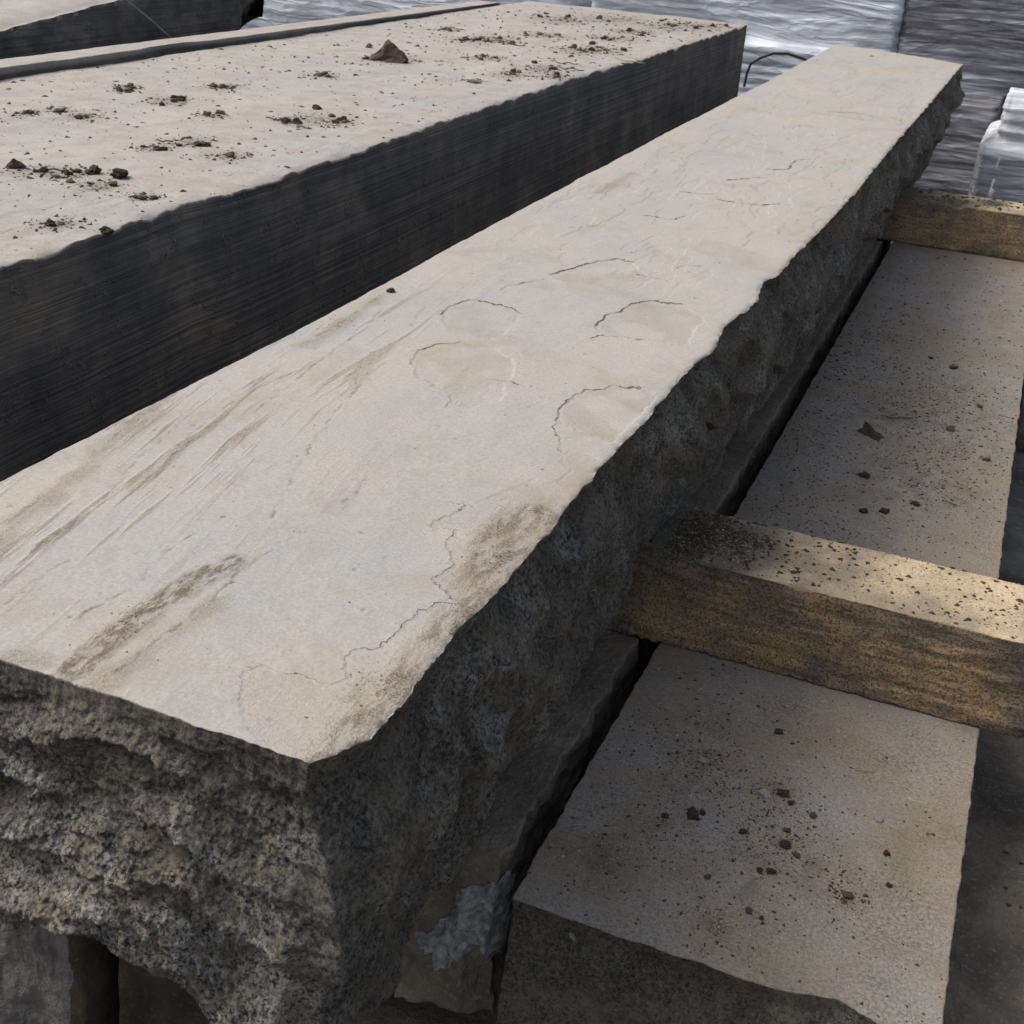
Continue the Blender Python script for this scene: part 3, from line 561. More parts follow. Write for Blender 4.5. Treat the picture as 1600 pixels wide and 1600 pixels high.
rough_slab('stone_slab', -3.9, -1.75, 1.6, 8.1, -1.15, -.71, M['under'], 450, ystep=.02, nx=60, nz=20, label='shaded lower slab under the wide sawn slab')
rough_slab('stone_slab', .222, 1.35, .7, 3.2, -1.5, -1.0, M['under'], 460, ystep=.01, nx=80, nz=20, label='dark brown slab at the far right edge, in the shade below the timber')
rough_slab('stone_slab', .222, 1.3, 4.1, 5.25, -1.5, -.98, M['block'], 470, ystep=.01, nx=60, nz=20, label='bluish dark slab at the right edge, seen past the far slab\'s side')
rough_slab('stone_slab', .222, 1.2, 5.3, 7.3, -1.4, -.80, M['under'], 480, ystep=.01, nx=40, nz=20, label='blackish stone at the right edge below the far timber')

# ---------------------------------------------------------------- timber bearers
def timber(x0, x1, y0, y1, z0, z1, seed, dcl, label, nx=420, ny=70, nz=60):
    def dsp(P):
        x, y, z = P.T; on_t = z > z1-1e-6; ty = (y-y0)/(y1-y0); tz = (z-z0)/(z1-z0)
        er = .006*(np.exp(-(y-y0)/.008)+np.exp(-(y1-y)/.008)); 
        Z = z - np.where(on_t, er*(1+1.2*np.abs(pn(x*7, y*9, 0, seed))), 0) + .003*fbm(x*.4, y, z, 5, 3, seed=seed) + np.where(on_t, .0014*fbm(x, y, 0, 45, 3, .7, seed=seed+9), 0)
        Y = y + .004*fbm(x*.5, 0, z, 4, 3, seed=seed+1) - np.exp(-(y-y0)/.01)*.006*fbm(x*.3, 0, z, 26, 3, seed=seed+2)
        # splintered lower front arris and a nick on the upper one
        lowf = np.exp(-(y-y0)/.012)*np.exp(-(z-z0)/.016); Y = Y + lowf*.015*np.maximum(0, fbm(x, 0, 0, 18, 4, .7, seed=seed+3)); Z = Z + lowf*.008*fbm(x, 0, 0, 60, 3, .7, seed=seed+4)
        nick = np.exp(-((x+.265)/.03)**2)*np.exp(-(y-y0)/.014)*np.exp(-(z1-z)/.02); Z = Z-.012*nick; Y = Y+.010*nick
        dirt = np.zeros(len(x))
        for cx, cy, r in dcl: dirt = np.maximum(dirt, 1.3*np.exp(-((x-cx)**2+(y-cy)**2)/(1.6*r)**2))
        dirt = np.maximum(dirt, .95*(1-sstep(-.52, -.28, x + .10*fbm(x, y, 0, 9, 4, .6, seed=seed+5))))
        dirt = np.where(on_t, np.clip(dirt, 0, 1), 0)
        return np.stack([x, Y, Z], 1), dict(side=np.where(on_t, 0, 1.0), dirt=dirt)
    o = lattice('timber_bearer', np.linspace(x0, x1, nx), np.linspace(y0, y1, ny), np.linspace(z0, z1, nz), dsp, M['timber'], fine=('top', 'front', 'right'))
    return tag(o, label, 'timber', 'timber bearers between the stones')
timber(-1.9, .62, 2.69, 2.985, -.708, -.455, 501, CL_TIM, 'square tan timber bearer sticking out to the right in the middle of the picture', nx=700, ny=80, nz=70)
timber(-1.9, .75, 7.42, 7.75, -.708, -.455, 520, [(-.3, 7.5, .08), (-.1, 7.6, .06)], 'farther timber bearer at the right edge, dark faced, just before the wrapped pallets', nx=400, ny=24, nz=24)
timber(-4.2, 1.4, 3.0, 3.3, -1.42, -1.155, 540, [], 'timber bearer deep under the lower slabs, near their front ends', nx=200, ny=12, nz=12)
timber(-4.2, 1.4, 6.6, 6.9, -1.42, -1.155, 550, [], 'timber bearer deep under the far part of the lower slabs', nx=200, ny=12, nz=12)

# bottom tier and the block under the near end
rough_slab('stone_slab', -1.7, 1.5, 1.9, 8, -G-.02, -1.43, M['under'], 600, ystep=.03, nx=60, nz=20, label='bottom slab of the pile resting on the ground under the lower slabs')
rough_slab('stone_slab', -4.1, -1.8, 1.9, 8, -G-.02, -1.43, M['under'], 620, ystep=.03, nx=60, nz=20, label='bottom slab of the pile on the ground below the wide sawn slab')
def blk(Q, P): Q[:, 0] += -1.05*(P[:, 1]-1.22); return Q
o = rough_slab('stone_block', -1.75, -1.215, 1.22, 1.56, -G-.02, -.47, M['block'], 640, ystep=.004, nx=150, nz=200, amp=.012, front=.01, extra=blk,
           label='grey stone block at the bottom left corner, propping the near end of the long slab'); o['category'] = 'stone block'

# ---------------------------------------------------------------- surface sampling
from mathutils.bvhtree import BVHTree
def bvh_of(o):
    me = o.data; n = len(me.vertices); co = np.empty(n*3, np.float32); me.vertices.foreach_get('co', co)
    co = co.reshape(-1, 3) + np.array(o.location, np.float32)
    me.calc_loop_triangles(); t = np.empty(len(me.loop_triangles)*3, np.int32); me.loop_triangles.foreach_get('vertices', t)
    return BVHTree.FromPolygons(co.tolist(), t.reshape(-1, 3).tolist())
def by_label(s): return next(o for o in bpy.data.objects if o.get('label') and s in o['label'])
s_low = by_label('gritty with soil'); s_left = by_label('near-black sawn'); s_shade = by_label('grey mortar patch'); s_tim = by_label('square tan timber'); s_tim2 = by_label('farther timber bearer')

# mortar patch: a skin of mortar lying on the stone's front end
def zone(x, y):
    if y > 8.3: return 'at the far end of the wide slab', 'soil crumbs at the far end of the wide slab'
    if y > 6.9: return 'beyond the curled leaf on the wide slab', 'soil crumbs beyond the curled leaf'
    if y > 5.6: return 'level with the curled leaf on the wide slab', 'soil crumbs level with the curled leaf'
    if y > 4.2 and x > -2.85: return 'in the middle litter heap near the wide slab\'s edge', 'soil crumbs in the middle heap'
    if y > 4.1: return 'in thin litter behind the wide slab\'s middle heap', 'soil crumbs behind the middle heap'
    if y > 3.45: return 'in the double litter heap, left middle of the wide slab', 'soil crumbs in the double heap'
    return 'around the two big lumps on the wide slab', 'soil crumbs around the two big lumps'
bv = bvh_of(s_shade)
xx, zz = np.meshgrid(np.linspace(-.83, -.57, 110), np.linspace(-1.06, -.74, 140), indexing='ij')
jx = xx + .014*fbm(xx, zz, 0, 34, 3, .65, seed=701); jz = zz + .014*fbm(xx, zz, 3, 34, 3, .65, seed=702)
ins = inside(jx, jz, MORTAR); dd = poly_dist(jx, jz, MORTAR, True)
th = .004 + .020*sstep(0, .018, dd)*(1 + .9*fbm(xx, zz, 0, 20, 4, .65, seed=703)) - .014*sstep(.1, .3, fbm(xx, zz, 0, 11, 3, seed=704))
th = np.maximum(th, .0015)
yy = np.zeros(xx.shape)
for a in range(xx.shape[0]):
    for c in range(xx.shape[1]):
        if ins[a, c]:
            x_, y_, z_ = W((xx[a, c], 0.5, zz[a, c])); h = bv.ray_cast(Vector((x_, y_, z_)), Vector((0, 1, 0)))[0]
            if h is None or h.y/S > 2.0: ins[a, c] = False
            else: yy[a, c] = h.y/S
Ai = np.arange(xx.size).reshape(xx.shape); cell = ins[:-1, :-1] & ins[1:, 1:] & ins[1:, :-1] & ins[:-1, 1:]
front = np.stack([xx.ravel(), (yy-th).ravel(), zz.ravel()], 1); back = np.stack([xx.ravel(), (yy+.004).ravel(), zz.ravel()], 1)
q_ = np.stack([Ai[:-1, :-1], Ai[1:, :-1], Ai[1:, 1:], Ai[:-1, 1:]], -1)[cell]
ed = {}
for f in q_.tolist():
    for k in range(4):
        e = (f[k], f[(k+1) % 4]); ed[e] = 1
rim = [e for e in ed if (e[1], e[0]) not in ed]; N_ = xx.size
rimq = [(e[1], e[0], e[0]+N_, e[1]+N_) for e in rim]
allq = np.concatenate([q_, q_[:, ::-1]+N_, np.array(rimq)]); uq, inv = np.unique(allq.ravel(), return_inverse=True)
mesh_from('mortar_patch', np.concatenate([front, back])[uq], inv, np.arange(0, allq.size, 4), M['mortar'], parent=s_shade)

# ---------------------------------------------------------------- loose debris
import bmesh
def ico(sub, rng, rough_=.3, flat=1.0):
    bm = bmesh.new(); bmesh.ops.create_icosphere(bm, subdivisions=sub, radius=1)
    off = rng.uniform(0, 100)
    V = np.array([v.co[:] for v in bm.verts]); n1 = fbm(V[:, 0]+off, V[:, 1], V[:, 2], 1.1, 4 if sub > 2 else 2, .6, seed=int(off)+900)
    V = V*(1+rough_*1.6*n1)[:, None]; V[:, 2] *= flat
    V[:, 0] *= rng.uniform(.8, 1.35)
    for v, c in zip(bm.verts, V): v.co = c
    return bm
def shared(nm, bm, mat, smooth=False):
    bm.verts.index_update(); me = bpy.data.meshes.new(nm); bm.to_mesh(me); bm.free(); me.materials.append(mat)
    if smooth: me.polygons.foreach_set('use_smooth', [True]*len(me.polygons))
    return me
rd = random.Random(77)
CLODS = [shared('soil_clod', ico(3, rd, .55, .65), M['clod']) for _ in range(5)]
CRUMBS = [shared('soil_clod', ico(2, rd, .5, .6), M['crumb']) for _ in range(4)]
CHIPS = [shared('stone_chip', ico(2, rd, .45, .5), M['chip']) for _ in range(4)]
BV = {}
def surf(o, x, y):
    if o.name not in BV: BV[o.name] = bvh_of(o)
    h = BV[o.name].ray_cast(Vector(W((x, y, .8))), Vector((0, 0, -1)))[0]
    return None if h is None else h.z/S - G
def put(me, o, x, y, size, label, cat, group=None, rx=None, name=None):
    z = surf(o, x, y)
    if z is None: return
    ob = bpy.data.objects.new(name or me.name.split('.')[0], me); COL.objects.link(ob)
    ob.location = W((x, y, z + size*.30)); ob.scale = (size*S,)*3
    ob.rotation_euler = (rd.uniform(-.3, .3), rd.uniform(-.3, .3), rd.uniform(0, 6.3))
    return tag(ob, label, cat, group)
# notable pieces on the wide left slab
gl = 'dark soil crumbs on the wide slab'
put(CLODS[0], s_left, -2.638, 3.182, .022, 'left one of the two big dark soil lumps near the wide slab\'s left edge', 'soil clod')
put(CLODS[1], s_left, -2.544, 3.191, .026, 'right, rounder one of the two big soil lumps near the wide slab\'s left edge', 'soil clod')
put(CHIPS[0], s_left, -3.398, 3.931, .026, 'small pale pebble lying in a dark smudge near the left edge of the wide slab', 'pebble')
put(CHIPS[1], s_left, -2.536, 5.86, .030, 'pinkish upright stone chip in the middle of the wide slab', 'stone chip')
for k, (x, y) in enumerate(P_LEFT[4:]):
    if k in (2, 7): continue
    put((CLODS+CRUMBS)[k % 9], s_left, x, y, rd.uniform(.011, .02), 'small dark soil crumb '+zone(x, y)[0], 'soil clod', zone(x, y)[1])
for cx, cy, r in CL_LEFT:
    for _ in range(3):
        ax, ay = cx+rd.gauss(0, r*.7), cy+rd.gauss(0, r*.9); put(rd.choice(CLODS+CRUMBS), s_left, ax, ay, rd.uniform(.005, .010)*(1+.12*cy), 'small dark soil crumb '+zone(ax, ay)[0], 'soil clod', zone(ax, ay)[1])
# notable pieces on the lower slab
names = {0: ('light grey pebble, topmost of the crumbs on the near lower slab\'s left half', CHIPS, 'pebble', .010), 5: ('pale chip beside the dark clods in the middle of the near lower slab', CHIPS, 'stone chip', .011),
         8: ('single pale pebble on the right half of the near lower slab', CHIPS, 'pebble', .010), 9: ('brown soil crumb with pale grit beside it, lowest big crumb on the near lower slab', CRUMBS, 'soil clod', .010),
         4: ('largest dark clod in the middle of the near lower slab', CLODS, 'soil clod', .011), 7: ('dark flat clod just below the middle cluster of the near lower slab', CLODS, 'soil clod', .010),
         2: ('widest dark clod in the left cluster of the near lower slab', CLODS, 'soil clod', .012), 1: ('small dark clod beside a white speck near the timber, on the near lower slab', CLODS, 'soil clod', .009)}
for k, (x, y) in enumerate(P_LOW):
    if k == 19: continue
    if k in names:
        lb, src, cat, sz = names[k]; put(rd.choice(src), s_low, x, y, sz, lb, cat, name=cat.replace(' ', '_'))
    else:
        far = y > 3
        put(rd.choice(CLODS+CRUMBS), s_low, x, y, rd.uniform(.009, .016) if far else rd.uniform(.004, .008),
            'dark soil crumb on the far part of the lower slab, beyond the timber' if far else 'dark soil crumb on the near part of the lower slab', 'soil clod', 'soil crumbs on the far lower slab' if far else 'soil crumbs on the near lower slab')
# big wedge of stone beyond the timber, the white chip, curled leaf, twigs
def wedge(name, size, mat, seed, o, x, y, rot, label, cat, flat=.6, pts=((-1.1, -.5, 0), (1.2, -.55, 0), (.9, .5, 0), (-.9, .45, 0), (-.75, -.1, .95), (.25, .0, .45))):
    bm = bmesh.new(); vs = [bm.verts.new(p) for p in pts]; bmesh.ops.convex_hull(bm, input=vs)
    bmesh.ops.triangulate(bm, faces=bm.faces[:]); bmesh.ops.subdivide_edges(bm, edges=bm.edges[:], cuts=5, use_grid_fill=True)
    V = np.array([v.co[:] for v in bm.verts]); D = np.stack([fbm(*(V.T), 1.6, 4, .6, seed=seed+i) for i in range(3)], 1)*.28
    for v, c in zip(bm.verts, V+D): v.co = c
    me = shared(name, bm, mat); z = surf(o, x, y); ob = bpy.data.objects.new(name, me); COL.objects.link(ob)
    ob.location = W((x, y, z-.004)); ob.scale = (size*S, size*S, size*S*flat/.6); ob.rotation_euler = (0, 0, rot); return tag(ob, label, cat)
wedge('stone_chip', .050, M['crumb'], 801, s_low, *P_LOW[19], -.5, 'brown wedge-shaped stone fragment on the lower slab beyond the front timber', 'stone fragment')
def leafobj():
    n_ = 26; R_ = np.linspace(0, 1, 12); Th = np.linspace(0, 2*math.pi, n_*3, endpoint=False); P = [(0, 0, 0)]; F = []
    for i, rr in enumerate(R_[1:]):
        for th_ in Th:
            ol = .72+.28*math.cos(5*th_)**1 + .06*math.sin(17*th_); q = rr*ol; x, y = q*math.cos(th_), q*math.sin(th_)
            P.append((x*(1-.3*abs(y)), .30*y + .10*math.sin(6*x), .95*max(0, 1-abs(x*1.05))**1.2*(.55+.45*math.cos(3*y)) + .10*math.sin(11*x+5*y) + .25*abs(y)))
    m_ = len(Th)
    for j in range(m_): F.append((0, 1+j, 1+(j+1) % m_))
    for i in range(len(R_)-2):
        for j in range(m_):
            a, b_ = 1+i*m_+j, 1+i*m_+(j+1) % m_; F.append((a, a+m_, b_+m_, b_))
    me = bpy.data.meshes.new('dry_leaf'); me.from_pydata(P, [], F); me.materials.append(M['leaf']); return me
lm = leafobj()
def leaf(o, x, y, size, rot, label, cat='leaf', tilt=0.0, lift=0.0):
    ob = bpy.data.objects.new('dry_leaf', lm); COL.objects.link(ob); z = surf(o, x, y); ob.location = W((x, y, z+.004+lift)); ob.scale = (size*S,)*3
    ob.rotation_euler = (tilt, 0, rot); md = ob.modifiers.new('thickness', 'SOLIDIFY'); md.thickness = .02; return tag(ob, label, cat)
LP = ((-1.1, -.35, 0), (1.0, -.45, .05), (.8, .35, .1), (-.9, .4, .3), (-.15, .1, 1.05), (.25, -.1, .75), (.75, .1, .5))
wedge('dry_leaf', .10, M['leaf'], 831, s_left, -3.16, 6.20, .2, 'curled brown dry leaf standing up like a tent on the wide sawn slab', 'leaf', .6, LP)
wedge('dry_leaf', .032, M['leaf'], 841, s_left, -2.85, 3.09, .9, 'crumpled brown dry leaf at the left edge of the wide sawn slab', 'leaf', .6, LP)
wedge('dry_leaf', .026, M['crumb'], 851, s_left, -2.62, 4.36, .9, 'small peaked leaf fragment in the litter on the middle of the wide sawn slab', 'leaf', .6, LP)
def twig(o, x, y, L, rad, rot, label, bend=.1, mat='stalk', group=None, lift=.004, name='twig', slope=0.0):
    n_ = 8; P = []; F = []
    for i in range(n_):
        t = i/(n_-1)-.5; cx = t*L; cy = bend*L*(t*t*4-.5)+.03*L*math.sin(i*2.1); cz = .15*L*bend*math.sin(i*1.7) + slope*t*L; rr = rad*(1-.5*abs(t))
        for k in range(6): P.append((cx, cy+rr*math.cos(k*math.pi/3), cz+rr*math.sin(k*math.pi/3)))
    for i in range(n_-1):
        for k in range(6): F.append((i*6+k, i*6+(k+1) % 6, (i+1)*6+(k+1) % 6, (i+1)*6+k))
    F.append(tuple(range(5, -1, -1))); F.append(tuple((n_-1)*6+k for k in range(6)))
    me = bpy.data.meshes.new(name); me.from_pydata([(a*S, b_*S, c*S) for a, b_, c in P], [], F); me.materials.append(M[mat]); me.polygons.foreach_set('use_smooth', [True]*len(F))
    z = surf(o, x, y); ob = bpy.data.objects.new(name, me); COL.objects.link(ob); ob.location = W((x, y, (z if z is not None else 0)+rad+lift)); ob.rotation_euler = (0, 0, rot); return tag(ob, label, 'twig', group)
twig(s_low, -.02, 2.40, .055, .0012, .35, 'pale straw stalk lying on the near lower slab close to the timber')
twig(s_low, -.42, 2.52, .045, .0009, -.05, 'very thin pale stalk by the timber on the left of the near lower slab')
twig(s_low, -.215, 4.62, .13, .0020, .45, 'thin brown stick on the far part of the lower slab', mat='crumb')
twig(s_low, .03, 3.95, .06, .0016, -.7, 'short thin stick near the right edge of the far lower slab', mat='crumb')
twig(s_left, -2.22, 7.35, .22, .004, -.35, 'thin pale stalk hanging over the edge of the wide sawn slab near its far end')
for x, y, L, a in [(-2.62, 4.30, .10, .2), (-2.55, 4.28, .09, -.5), (-2.70, 4.36, .10, .6), (-3.12, 7.5, .2, .1), (-3.0, 7.45, .18, -.3), (-2.45, 6.9, .15, .2), (-2.35, 6.7, .16, -.1), (-2.75, 3.13, .10, .1), (-2.68, 3.07, .08, -.3), (-2.75, 3.7, .06, .5)]:
    twig(s_left, x, y, L, .003, a, 'small dry twig in the leaf litter on the wide sawn slab', bend=.25, mat='leaf', group='twigs in the litter on the wide slab')
# white chip on the shaded front end of the lower slab
bvl = bvh_of(s_low); h = bvl.ray_cast(Vector(W((-.452, .8, -.762))), Vector((0, 1, 0)))[0]
if h is not None:
    ob = bpy.data.objects.new('stone_chip', CHIPS[2]); COL.objects.link(ob); ob.location = h + Vector((0, -.001, 0)); ob.scale = (.0016, .0016, .009); ob.rotation_euler = (.2, -.55, 0)
    ob.scale = (.0022, .002, .0095); tag(ob, 'small elongated white flake stuck on the dark front end of the near lower slab', 'stone flake')

def litter(name, o, region, n, clusters, sizes, mat, seed, label, tri=1, flat=.55, uniform=.4):
    """uncountable crumbs as one mesh of small rough lumps"""
    rg = np.random.default_rng(seed); tet = np.array([(1, 0, -.3), (-.6, .9, -.3), (-.5, -.85, -.3), (.1, .05, .9), (.35, -.6, .35), (-.2, .5, .5)])
    base = []; 
    for _ in range(6):
        bm = bmesh.new(); vs = [bm.verts.new(tet[i] + rg.normal(0, .18, 3)) for i in range(6)]; rs = bmesh.ops.convex_hull(bm, input=vs)
        bmesh.ops.delete(bm, geom=[v for v in bm.verts if not v.link_faces], context='VERTS'); bm.verts.index_update()
        base.append((np.array([v.co[:] for v in bm.verts]), [[v.index for v in f.verts] for f in bm.faces])); bm.free()
    P = []; F = []; off = 0
    for _ in range(n):
        if rg.random() < uniform or not clusters:
            x = rg.uniform(region[0], region[1]); y = math.exp(rg.uniform(math.log(region[2]), math.log(region[3])))
        else:
            cx, cy, r = clusters[rg.integers(len(clusters))]; x = cx+rg.normal(0, r*1.0); y = cy+rg.normal(0, r*1.2)
        if not (region[0] < x < region[1] and region[2] < y < region[3]): continue
        z = surf(o, x, y)
        if z is None: continue
        s_ = sizes[0]*(sizes[1]/sizes[0])**(rg.random()**2.2); s_ *= 1+.22*max(0, y-1.7)
        v, f = base[rg.integers(6)]; a = rg.uniform(0, 6.3); c_, d_ = math.cos(a), math.sin(a); st_ = rg.uniform(.6, 1.7)
        q = v*[st_*s_, s_, s_*flat]; P.append(np.stack([q[:, 0]*c_-q[:, 1]*d_+x, q[:, 0]*d_+q[:, 1]*c_+y, q[:, 2]+z+s_*.12], 1)); F += [[i+off for i in t] for t in f]; off += len(v)
    P = np.concatenate(P); fl = [i for f in F for i in f]; st = np.cumsum([0]+[len(f) for f in F])[:-1]
    return tag(mesh_from(name, P, fl, st, mat, smooth=False), label, kind='stuff')
low_r = (-.57, .20, 1.71, 7.3)
litter('soil_crumbs', s_low, low_r, 5000, CL_LOW, (.0008, .0046), M['clod'], 1, 'scattered dark soil crumbs on the lower slab', uniform=.3)
litter('sandy_grit', s_low, low_r, 12000, CL_LOW[:10]+[(-.44, 1.9, .1), (-.42, 2.0, .1), (-.2, 1.8, .03)], (.0008, .0030), M['sandy'], 2, 'sandy grit on the lower slab', uniform=.6)
litter('fine_soil', s_low, low_r, 4500, [(-.44, 2.05, .10), (-.34, 2.27, .06), (-.18, 2.2, .05), (-.50, 4.0, .12), (-.40, 4.8, .15), (-.10, 4.6, .12), (-.02, 5.0, .1), (-.3, 2.0, .05)], (.0006, .0020), M['crumb'], 21, 'fine brown soil in loose patches on the lower slab', uniform=.15)
FARC = [(-.48, 5.2, .16), (-.44, 4.6, .16), (-.35, 5.6, .2), (-.38, 4.1, .14), (-.05, 4.7, .14), (-.02, 4.3, .10), (.0, 4.0, .08), (-.25, 5.0, .2), (-.40, 3.6, .12), (-.2, 3.5, .15)]
litter('soil_crumbs', s_low, (-.57, .19, 3.05, 7.3), 6500, FARC, (.0007, .0034), M['clod'], 22, 'dense dark grit on the lower slab beyond the front timber', uniform=.25)
litter('soil_crumbs', s_low, low_r, 3200, [(-.44, 2.3, .10), (-.34, 2.27, .08), (-.18, 2.2, .07), (-.3, 2.05, .09), (-.14, 2.08, .05)], (.0005, .0026), M['clod'], 23, 'fine dark grit on the near lower slab', uniform=.3)
litter('pale_grit', s_low, low_r, 900, [], (.0008, .0030), M['chip'], 3, 'pale grit on the lower slab', uniform=1)
left_r = (-4.0, -2.2, 2.1, 10.1)
litter('soil_crumbs', s_left, left_r, 3600, CL_LEFT, (.0014, .0075), M['clod'], 4, 'dark crumbs and leaf bits on the wide sawn slab', uniform=.30)
litter('leaf_bits', s_left, left_r, 1500, CL_LEFT, (.0018, .008), M['crumb'], 5, 'brown leaf bits on the wide sawn slab', uniform=.4, flat=.3)
litter('sandy_grit', s_left, left_r, 900, CL_LEFT, (.0015, .006), M['sandy'], 6, 'pale tan grit on the wide sawn slab', uniform=.6)
tim_r = (-.60, .55, 2.70, 2.98)
litter('soil_crumbs', s_tim, tim_r, 2600, CL_TIM, (.0012, .0075), M['clod'], 7, 'dark dirt heaped on the timber against the long slab', uniform=.35)
litter('sandy_grit', s_tim, tim_r, 2600, CL_TIM, (.0009, .0034), M['sandy'], 8, 'sandy grit on the front timber', uniform=.8)
litter('soil_crumbs', s_tim2, (-.5, .5, 7.44, 7.74), 260, [], (.002, .008), M['clod'], 9, 'dirt on the far timber', uniform=1)
s_r = by_label('far right edge, in the shade')
litter('soil_crumbs', s_r, (.28, .9, .8, 3.1), 500, [], (.002, .008), M['clod'], 10, 'dark crumbs on the shaded slab at the right edge', uniform=1)
# a few grains on the long slab
litter('sandy_grit', main, (-1.5, -.63, 1.12, 9.8), 500, [(-1.03, 1.25, .02), (-.67, 1.3, .02), (-1.46, 2.6, .03), (-.66, 1.7, .03)], (.0008, .0024), M['crumb'], 11, 'tiny grit on the long riven slab', uniform=.5)
put(CHIPS[1], main, *(-1.19, 10.0), .016, 'tiny white fleck at the far end of the long riven slab', 'stone flake')
put(CLODS[3], main, -1.462, 2.90, .010, 'lone dark crumb at the left edge of the long riven slab', 'soil clod')

# ---------------------------------------------------------------- wrapped pallets behind
def wrapped(x0, x1, y0, y1, z1, tilemat, film, label, seed, tier=.085, gap_=.022, ledge=None, extra_strap=None, dens=.03, slump=.0, ripple=1.0):
    rg = random.Random(seed); root = empty('wrapped_pallet', ((x0+x1)/2, (y0+y1)/2, -G), label=label, cat='wrapped pallet', group='film-wrapped pallets behind the stones')
    zb = -G+.02
    for i in range(3):                                               # pallet: bearers and deck boards
        yy0 = y0+.05+(y1-y0-.35)*i/2
        box_mesh('bearer', x0+.02, x1-.02, yy0, yy0+.22, zb-.02, zb+.20, M['wood'], root)
    nb = max(3, int((x1-x0)/.36)); 
    for i in range(nb):
        xa = x0+.02+(x1-x0-.04)*i/nb; box_mesh('deck_board', xa, xa+(x1-x0)/nb*.72, y0+.02, y1-.02, zb+.202, zb+.255, M['wood'], root)
    z = zb+.258; first = None; k = 0
    while z + tier < z1:
        h = tier*rg.uniform(.8, 1.2); dx, dy = rg.uniform(-.02, .02), rg.uniform(-.025, .02)
        if first is None:
            first = box_mesh('paving_stone', x0+.04, x1-.04, y0+.04, y1-.04, z, z+tier-gap_, tilemat, root, bev=.012); fz = z
        else:
            c = first.copy(); COL.objects.link(c); c.parent = root; c.location = Vector(first.location)+Vector((dx*S, dy*S, (z-fz)*S)); c.scale = (1, 1, (h-gap_)/(tier-gap_))
        z += h; k += 1
    zt = z
    # film: a shell with folds, pulled in between courses
    def fd(P):
        x, y, zz_ = P.T; hz = (zz_-zb)
        cx_, cy_ = (x0+x1)/2, (y0+y1)/2
        f = .016*fbm(x*.3, y*.3, zz_*1.6, 2.0, 3, .5, seed=seed) + .012*np.abs(fbm(x*.5+zz_*.9, y*.5, zz_*3.6, 4.5, 3, .6, seed=seed+3)) + .016*ripple*np.sin(zz_/tier*2*math.pi)*(.6+fbm(x*.6, y*.6, zz_, 1.5, 2, seed=seed+5))
        if ledge is not None: f = f + .10*(1-sstep(ledge-.03, ledge+.03, zz_))
        wr = np.exp(-np.maximum(0, x1-x)/.02) - np.exp(-np.maximum(0, x-x0)/.02); wf = -np.exp(-np.maximum(0, y-y0)/.02)
        X = x + wr*f; Y = y + wf*f
        # round the vertical corners
        rc = .07; 
        for sx, xe in ((1, x1), (-1, x0)):
            dx_ = np.maximum(0, rc-np.abs(xe-x)); dy_ = np.maximum(0, rc-np.abs(y-y0)); cc = (dx_ > 0) & (dy_ > 0)
            rr = np.hypot(dx_, dy_); kk = np.where(rr > rc, rc/np.maximum(rr, 1e-6), 1.0)
            X = np.where(cc, X + sx*dx_*(kk-1), X); Y = np.where(cc, Y - dy_*(kk-1), Y)
        Z = zz_ + np.where(zz_ > zt+.03-1e-6, .03*fbm(x, y, 0, 2.5, 3, seed=seed+8), 0)
        if slump: X = X + slump*(1-hz/(z1+G))*wr*0
        return np.stack([X, Y, Z], 1), {}
    lattice('stretch_film', np.linspace(x0, x1, int((x1-x0)/dens)+8), np.concatenate([np.linspace(y0, y0+.1, 8), np.linspace(y0+.15, y1, 20)]), np.linspace(zb+.05, zt+.03, int((zt-zb)/(dens*.55))), fd, film, fine=('top', 'right', 'front', 'left'), parent=root)
    return root
wp = wrapped(-4.05, -1.24, 12.0, 13.6, .75, M['tile'], M['film'], 'tall pallet in pale blue-white stretch film, straight behind the long slab\'s far end', 900, ledge=-.18, ripple=.5)
wrapped(-8.9, -4.35, 12.1, 13.7, .45, M['tile'], M['film'], 'pallet in pale crumpled film at the top left, behind the wide sawn slab', 920, dens=.05, ripple=.4)
wrapped(-1.235, 2.0, 12.03, 13.7, .9, M['tile_dark'], M['film_dark'], 'large dark wrapped pallet at the top right, behind the long slab\'s far corner', 940, tier=.11, ripple=.35)
wrapped(-1.14, -.27, 11.2, 12.1, -.38, M['tile_dark'], M['film_dark'], 'low dark wrapped pallet just past the far timber, film pulled into a diagonal fold', 960, tier=.11, ripple=.3)
wrapped(-.21, 1.5, 10.0, 11.2, -.20, M['tile'], M['film_mid'], 'whitish wrapped stack with rounded edge at the right edge above the far timber', 980, ledge=-.5, ripple=.7)
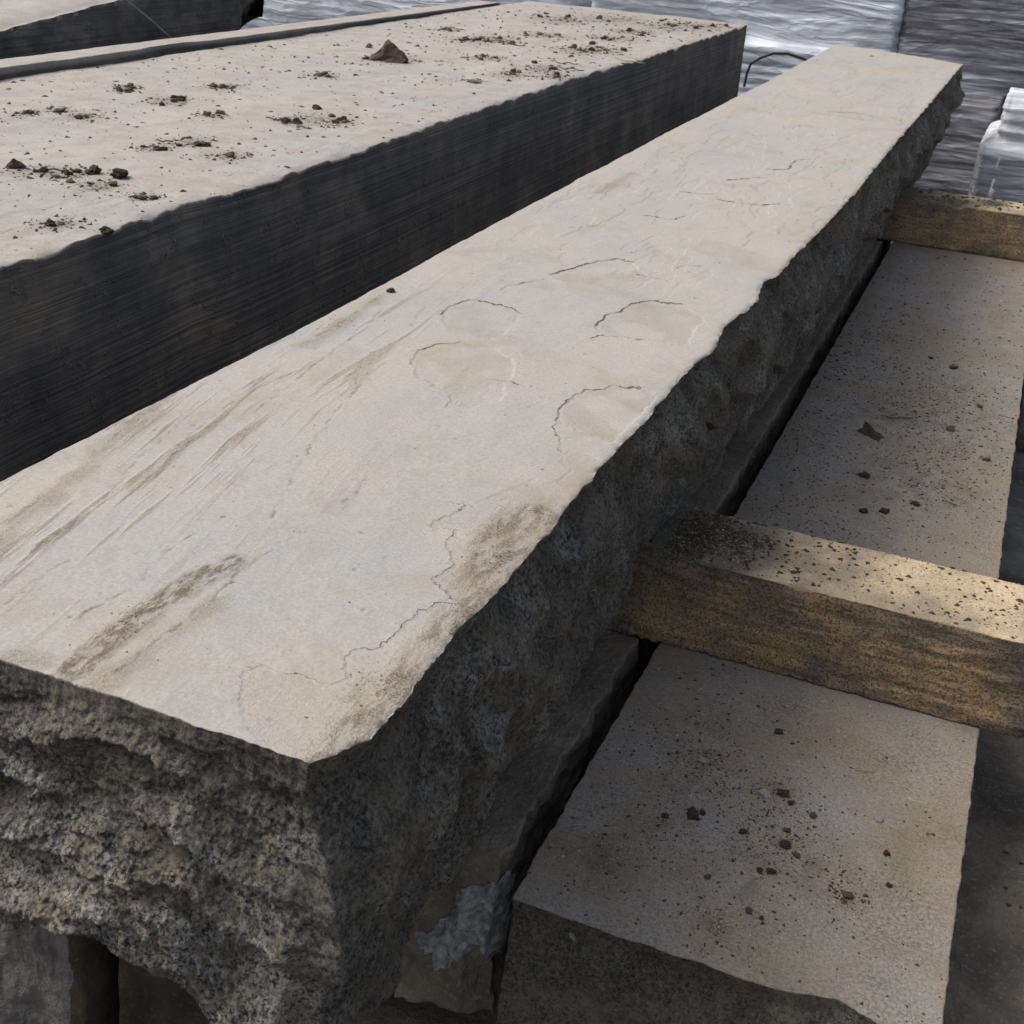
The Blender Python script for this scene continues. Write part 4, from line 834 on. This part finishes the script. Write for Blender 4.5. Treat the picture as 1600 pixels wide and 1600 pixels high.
# black strap loop hanging on the film of the middle pallet
def tube(name, pts, rad, mat, parent, n=5):
    P = []; F = []; m_ = len(pts)
    for i, p in enumerate(pts):
        a = np.array(pts[max(0, i-1)]); b_ = np.array(pts[min(m_-1, i+1)]); d = (b_-a)/np.linalg.norm(b_-a); s1 = np.cross(d, [0, 1, 0]); s1 /= max(1e-6, np.linalg.norm(s1)); s2 = np.cross(d, s1)
        for k in range(n): P.append(np.array(p)+rad*(s1*math.cos(k*2*math.pi/n)+.4*s2*math.sin(k*2*math.pi/n)))
    fl = []; st = []
    for i in range(m_-1):
        for k in range(n): st.append(len(fl)); fl += [i*n+k, i*n+(k+1) % n, (i+1)*n+(k+1) % n, (i+1)*n+k]
    return mesh_from(name, np.array(P), fl, st, mat, parent)
loop = [(-2.47, -.56), (-2.46, -.44), (-2.44, -.36), (-2.36, -.30), (-2.25, -.25), (-2.12, -.24), (-1.98, -.27), (-1.86, -.32), (-1.74, -.40), (-1.6, -.52), (-1.5, -.7)]
tube('strap', [(x, 11.84, z) for x, z in loop], .013, M['strap'], wp)

# ---------------------------------------------------------------- rough strapped block at the back left
def bk(P):
    x, y, z = P.T; on_t = z > .13-1e-6
    t = np.clip((z+.75)/.88, 0, 1)
    ztop = .13 + .10*(y-5.2)*np.where(y < 5.2, .3, 1)-.05*sstep(7.0, 8.0, y); zbot = -.75 + .72*sstep(6.4, 8.1, y)*1.05
    Z = zbot + t*(ztop-zbot)
    er = np.exp(-np.maximum(0, -5.0-x)/.05)
    X = x + er*(.10*np.sin(t*2.6) + .05*fbm(0, y, z, 2.2, 5, .6, seed=1001) + .02*fbm(0, y, z, 12, 3, .6, seed=1002)) - er*.25*sstep(7.3, 8.1, y)
    Z = Z + np.where(on_t, .012*fbm(x, y, 0, 3, 4, seed=1003) - .04*np.exp(-np.maximum(0, -5.0-x)/.05), 0)
    return np.stack([X, y, Z], 1), dict(side=np.where(on_t, 0, 1.0), dirt=x*0)
bb = lattice('stone_block', np.linspace(-6.8, -5.0, 50), np.linspace(3.0, 8.1, 240), np.linspace(-.75, .13, 60), bk, M['sawn'], fine=('top', 'right', 'front', 'back'))
tag(bb, 'big rough dark block, pale on top, at the top left corner, bound by a strap', 'stone block')
sp_ = [(-5.0+.09+.02, 6.05, .36), (-4.86, 6.25, .24), (-4.83, 6.42, .13), (-4.83, 6.6, .02), (-4.84, 6.8, -.12), (-4.86, 7.0, -.3)]
tube('strap', sp_, .012, M['strapw'], bb)
rough_slab('stone_slab', -6.9, -4.65, 2.8, 7.7, -G-.02, -.78, M['under'], 1050, ystep=.02, nx=50, nz=20, label='shaded stone course under the strapped block at the top left')
